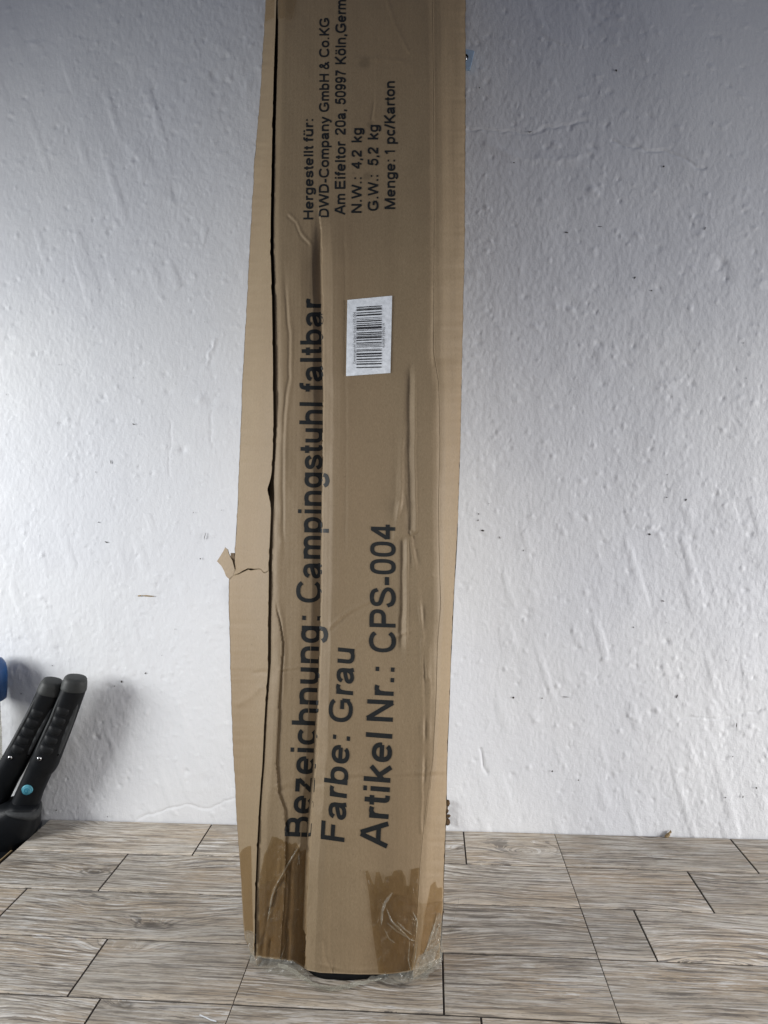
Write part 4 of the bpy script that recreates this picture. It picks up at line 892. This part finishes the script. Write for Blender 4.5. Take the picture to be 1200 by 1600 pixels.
def make_handle(pts, Yt, Yb, strip_side, badge):
    """pts: list of (left px, right px, y) pairs along the handle, from the top down, measured across the handle"""
    C, Wd = [], []
    ys = [0.5*(a[1]+a[3]) for a in pts]
    for (ax, ay, bx, by) in pts:
        f = (0.5*(ay+by)-ys[0])/(ys[-1]-ys[0]); Y = Yt+(Yb-Yt)*f
        A = at_y([ax], [ay], Y)[0]; Bp = at_y([bx], [by], Y)[0]; C.append((A+Bp)/2); Wd.append(np.linalg.norm(A-Bp)/2)
    C = np.array(C); Wd = np.array(Wd)
    # arc-length resample
    s = np.concatenate([[0], np.cumsum(np.linalg.norm(np.diff(C, axis=0), axis=1))])
    def at(t): return np.array([np.interp(t, s, C[:, i]) for i in range(3)])
    def wd(t): return float(np.interp(t, s, Wd))
    L = s[-1]; tt = np.linspace(0.012, L, 40)
    h = section('handle', [at(t) for t in tt], [wd(t)*0.98 for t in tt], [wd(t)*0.95 for t in tt], M_BLACK, tool, 2.8)
    # end cap, rounded
    ct = [0.0, 0.0006, 0.0018, 0.004, 0.008, 0.014, 0.0185, 0.0195, 0.0198]; cw = [0.60, 0.80, 0.92, 1.0, 1.03, 1.04, 1.04, 1.02, 0.96]
    section('end_cap', [at(t) for t in ct], [wd(t)*q for t, q in zip(ct, cw)], [wd(t)*q*0.98 for t, q in zip(ct, cw)], M_CAPM, h, 2.6)
    def frame(t):
        a = at(t+0.001)-at(t-0.001); a /= np.linalg.norm(a); vd = CAM-at(t); vd /= np.linalg.norm(vd); sd = np.cross(a, vd); sd /= np.linalg.norm(sd); return a, sd, np.cross(sd, a)
    a, sd, nn = frame(0.001)
    disc('cap_hole', at(0.001)+nn*wd(0)*0.28-a*0.0004, wd(0)*0.16, 0.0008, tuple(-a), M_HOLE, h)
    sgn = 1.0 if np.dot(frame(0.05)[1], [1, 0, 0]) > 0 else -1.0
    # ribbed finger pads
    for k in range(5):
        t = 0.050+k*0.0166
        if t > L-0.02: break
        a, sd, nn = frame(t); sd = sd*sgn; W = wd(t); c = at(t)-sd*W*0.16+nn*W*0.62
        bm = bmesh.new(); bmesh.ops.create_uvsphere(bm, u_segments=20, v_segments=12, radius=1)
        for v in bm.verts:
            x, y, z = v.co
            x = math.copysign(abs(x)**0.75, x); y = math.copysign(abs(y)**0.8, y)
            q = c+sd*(x*W*0.58)+a*(y*0.0088+0.0022*(1-x*x))+nn*(z*W*0.46)
            v.co = Vector(q)
        me = bpy.data.meshes.new('finger_rib'); bm.to_mesh(me); bm.free(); o = link('finger_rib', me, M_RUBBER, h); o.matrix_parent_inverse = Matrix.Identity(4)
    # long side strip
    tt2 = np.linspace(0.036, 0.128, 18); P = []
    for t in tt2:
        a, sd, nn = frame(t); P.append(at(t)+sd*sgn*wd(t)*0.66+nn*wd(t)*0.62)
    e = np.sin(np.linspace(0.12, math.pi-0.12, 18))**0.35
    section('side_strip', P, [0.0042*q for q in e], [0.0062*q for q in e], M_STRIP, h, 3)
    tt2 = np.linspace(0.030, 0.133, 18); P = []
    for t in tt2:
        a, sd, nn = frame(t); P.append(at(t)-sd*sgn*wd(t)*0.80+nn*wd(t)*0.52)
    section('side_strip', P, [0.0026*q for q in e], [0.0055*q for q in e], M_STRIP, h, 3)
    a, sd, nn = frame(0.134); sc0 = at(0.134)-sd*sgn*wd(0.134)*0.42+nn*wd(0.134)*0.90
    disc('screw', sc0, 0.0036, 0.0035, tuple(nn), M_SCREW, h); disc('screw_recess', sc0+nn*0.0018, 0.0018, 0.0008, tuple(nn), M_HOLE, h)
    a, sd, nn = frame(0.125); disc('side_hole', at(0.122)+sd*sgn*wd(0.122)*0.68+nn*wd(0.12)*0.82, 0.0018, 0.0008, tuple(nn), M_HOLE, h)
    if badge:
        t = badge; a, sd, nn = frame(t); c = at(t)-sd*sgn*wd(t)*0.24+nn*wd(t)*1.0
        b = disc('badge', c, 0.0084, 0.003, tuple(nn), M_BADGE, h, 40)
        # ring and small hook emblem
        def arc(r, a0, a1, wdt, mat, z=0.0017, n=30):
            V, F = [], []
            for k in range(n+1):
                t_ = a0+(a1-a0)*k/n
                for rr in (r-wdt, r+wdt):
                    V.append(c+nn*z+sd*sgn*rr*math.cos(t_)-a*rr*math.sin(t_))
            for k in range(n): F.append([2*k, 2*k+1, 2*k+3, 2*k+2])
            return V, F
        V, F = arc(0.0036, 0.4, 5.6, 0.0007, None); V2, F2 = arc(0.0014, -1.2, 2.6, 0.0006, None); nb = len(V)
        V3, F3 = arc(0.0070, 0, 2*math.pi, 0.00025, None); nb2 = nb+len(V2)
        o = link('badge_emblem', mesh_np('badge_emblem', V+V2+V3, F+[[i+nb for i in f] for f in F2]+[[i+nb2 for i in f] for f in F3]), M_BADGE2, h, False)
        o.matrix_parent_inverse = Matrix.Identity(4)
    for o in [o for o in bpy.data.objects if o.parent is h]: o.matrix_parent_inverse = Matrix.Identity(4)
    return h
R_PTS = [(104.5, 1050, 133.5, 1064), (98, 1071, 132, 1083), (80, 1117, 115, 1131), (58, 1165, 97, 1178), (50, 1184, 90, 1196), (46, 1193, 81, 1207), (31, 1226, 66, 1240), (20, 1250, 58, 1264)]
L_PTS = [(70, 1056, 97, 1069), (61, 1075, 94, 1088), (44, 1111, 77, 1125), (22, 1152, 56, 1166), (2, 1188, 40, 1198), (-8, 1205, 29, 1218), (-26, 1240, 12, 1252)]
# handles are parented with world-space meshes
hR = make_handle(R_PTS, 0.950, 0.952, 1, 0.190)
hL = make_handle(L_PTS, 0.945, 0.950, 1, None)

def body_path(rows_, Y):
    C, W = [], []
    for (ax, ay, bx, by) in rows_:
        A = at_y([ax], [ay], Y)[0]; Bp = at_y([bx], [by], Y)[0]; C.append((A+Bp)/2); W.append(np.linalg.norm(A-Bp)/2)
    return C, W
C, W = body_path([(22, 1248, 57, 1258), (19, 1250, 59, 1261), (15, 1256, 61, 1267), (-4, 1268, 61, 1282), (-30, 1290, 50, 1305), (-60, 1330, 28, 1345), (-90, 1420, 5, 1430)], 0.945)
section('base', C, W, [min(v, 0.032) for v in W], M_BLACK, tool, 3.2)
C, W = body_path([(18, 1253, 60, 1264), (16, 1255.5, 61, 1266.5), (14, 1258, 61, 1269)], 0.943)
section('collar', C, [v*1.03 for v in W], [min(v, 0.032)*1.04 for v in W], M_STRIP, tool, 3.2)
link('foot', boxmesh('foot', -1.0, XE-0.004, 0.70, D-0.008, -0.12, -0.014, 0.004), M_BLACK, tool, False)  # added black box standing in for the shaded gap, no part of the tool
link('brown_strip', boxmesh('brown_strip', XE-0.022, XE-0.019, 0.86, D-0.03, -0.014, -0.012, 0.0006), M_STRAW, tool, False)

# ------------------------------------------------------------------ blue cap and clear plastic at the left edge
def lathe(name, prof, c, mat, parent, seg=48, wob=0.0):
    V = []; F = []
    for k, (r, z) in enumerate(prof):
        for j in range(seg):
            t = 2*math.pi*j/seg; rr = r*(1+wob*math.sin(7*t+k*1.3)*math.sin(k*1.9+t*3))
            V.append((c[0]+rr*math.cos(t), c[1]+rr*math.sin(t), c[2]+z))
    n = len(prof)
    for k in range(n-1):
        for j in range(seg): F.append([k*seg+j, k*seg+(j+1) % seg, (k+1)*seg+(j+1) % seg, (k+1)*seg+j])
    F.append([(n-1)*seg+j for j in range(seg)]); F.append([j for j in range(seg)][::-1])
    return link(name, mesh_np(name, V, F), mat, parent)
e = at_y([8], [1060], 0.958)[0]; R_ = 0.026
bc = (e[0]-R_-0.001, 0.958, e[2])
bot = empty('plastic_bottle', (bc[0], bc[1], -0.12))
tag(bot, 'blue rounded cap over clear crinkled plastic cut off at the left edge above the tool', 'bottle')
lathe('cap', [(0.021, -0.036), (0.0235, -0.034), (0.025, -0.02), (R_, 0.0), (0.0257, 0.012), (0.024, 0.022), (0.020, 0.029), (0.013, 0.033), (0.004, 0.034)], bc, M_BLUE, bot)
prof = [(0.014, -bc[2]-0.118+0.0), (0.0145, -bc[2]-0.10)]+[(0.0145+0.0005*math.sin(k*1.1), z) for k, z in enumerate(np.linspace(-bc[2]-0.09, -0.06, 22))]+[(0.014, -0.045), (0.014, -0.034)]
lathe('body', prof, bc, M_CLEAR, bot, wob=0.05)
# loose clear thread of tape on the planks right of the carton
def thread(name, pts, r, mat, label, cat):
    cu = bpy.data.curves.new(name, 'CURVE'); cu.dimensions = '3D'; cu.bevel_depth = r; cu.bevel_resolution = 1
    s = cu.splines.new('POLY'); s.points.add(len(pts)-1)
    for k, (px, py) in enumerate(pts): p = on_floor([px], [py], 0.0008)[0]; s.points[k].co = (*p, 1)
    o = bpy.data.objects.new(name, cu); col.objects.link(o)
    me = bpy.data.meshes.new_from_object(o.evaluated_get(bpy.context.evaluated_depsgraph_get())); bpy.data.objects.remove(o)
    return tag(link(name, me, mat), label, cat)
thread('glue_thread', [(717, 1402), (716, 1412), (712, 1425), (709, 1440), (704, 1455), (701, 1465), (699, 1470)], 0.00015, M_CLEAR, 'thin whitish thread lying on the planks right of the carton foot', 'thread')
thread('glue_thread', [(312, 1586), (322, 1590), (330, 1594), (338, 1596)], 0.0006, M_LABEL, 'short white scrap lying on the nearest planks in front left of the carton', 'thread')
print('TRIS', sum(len(o.data.polygons)*2 for o in bpy.data.objects if o.type == 'MESH'))
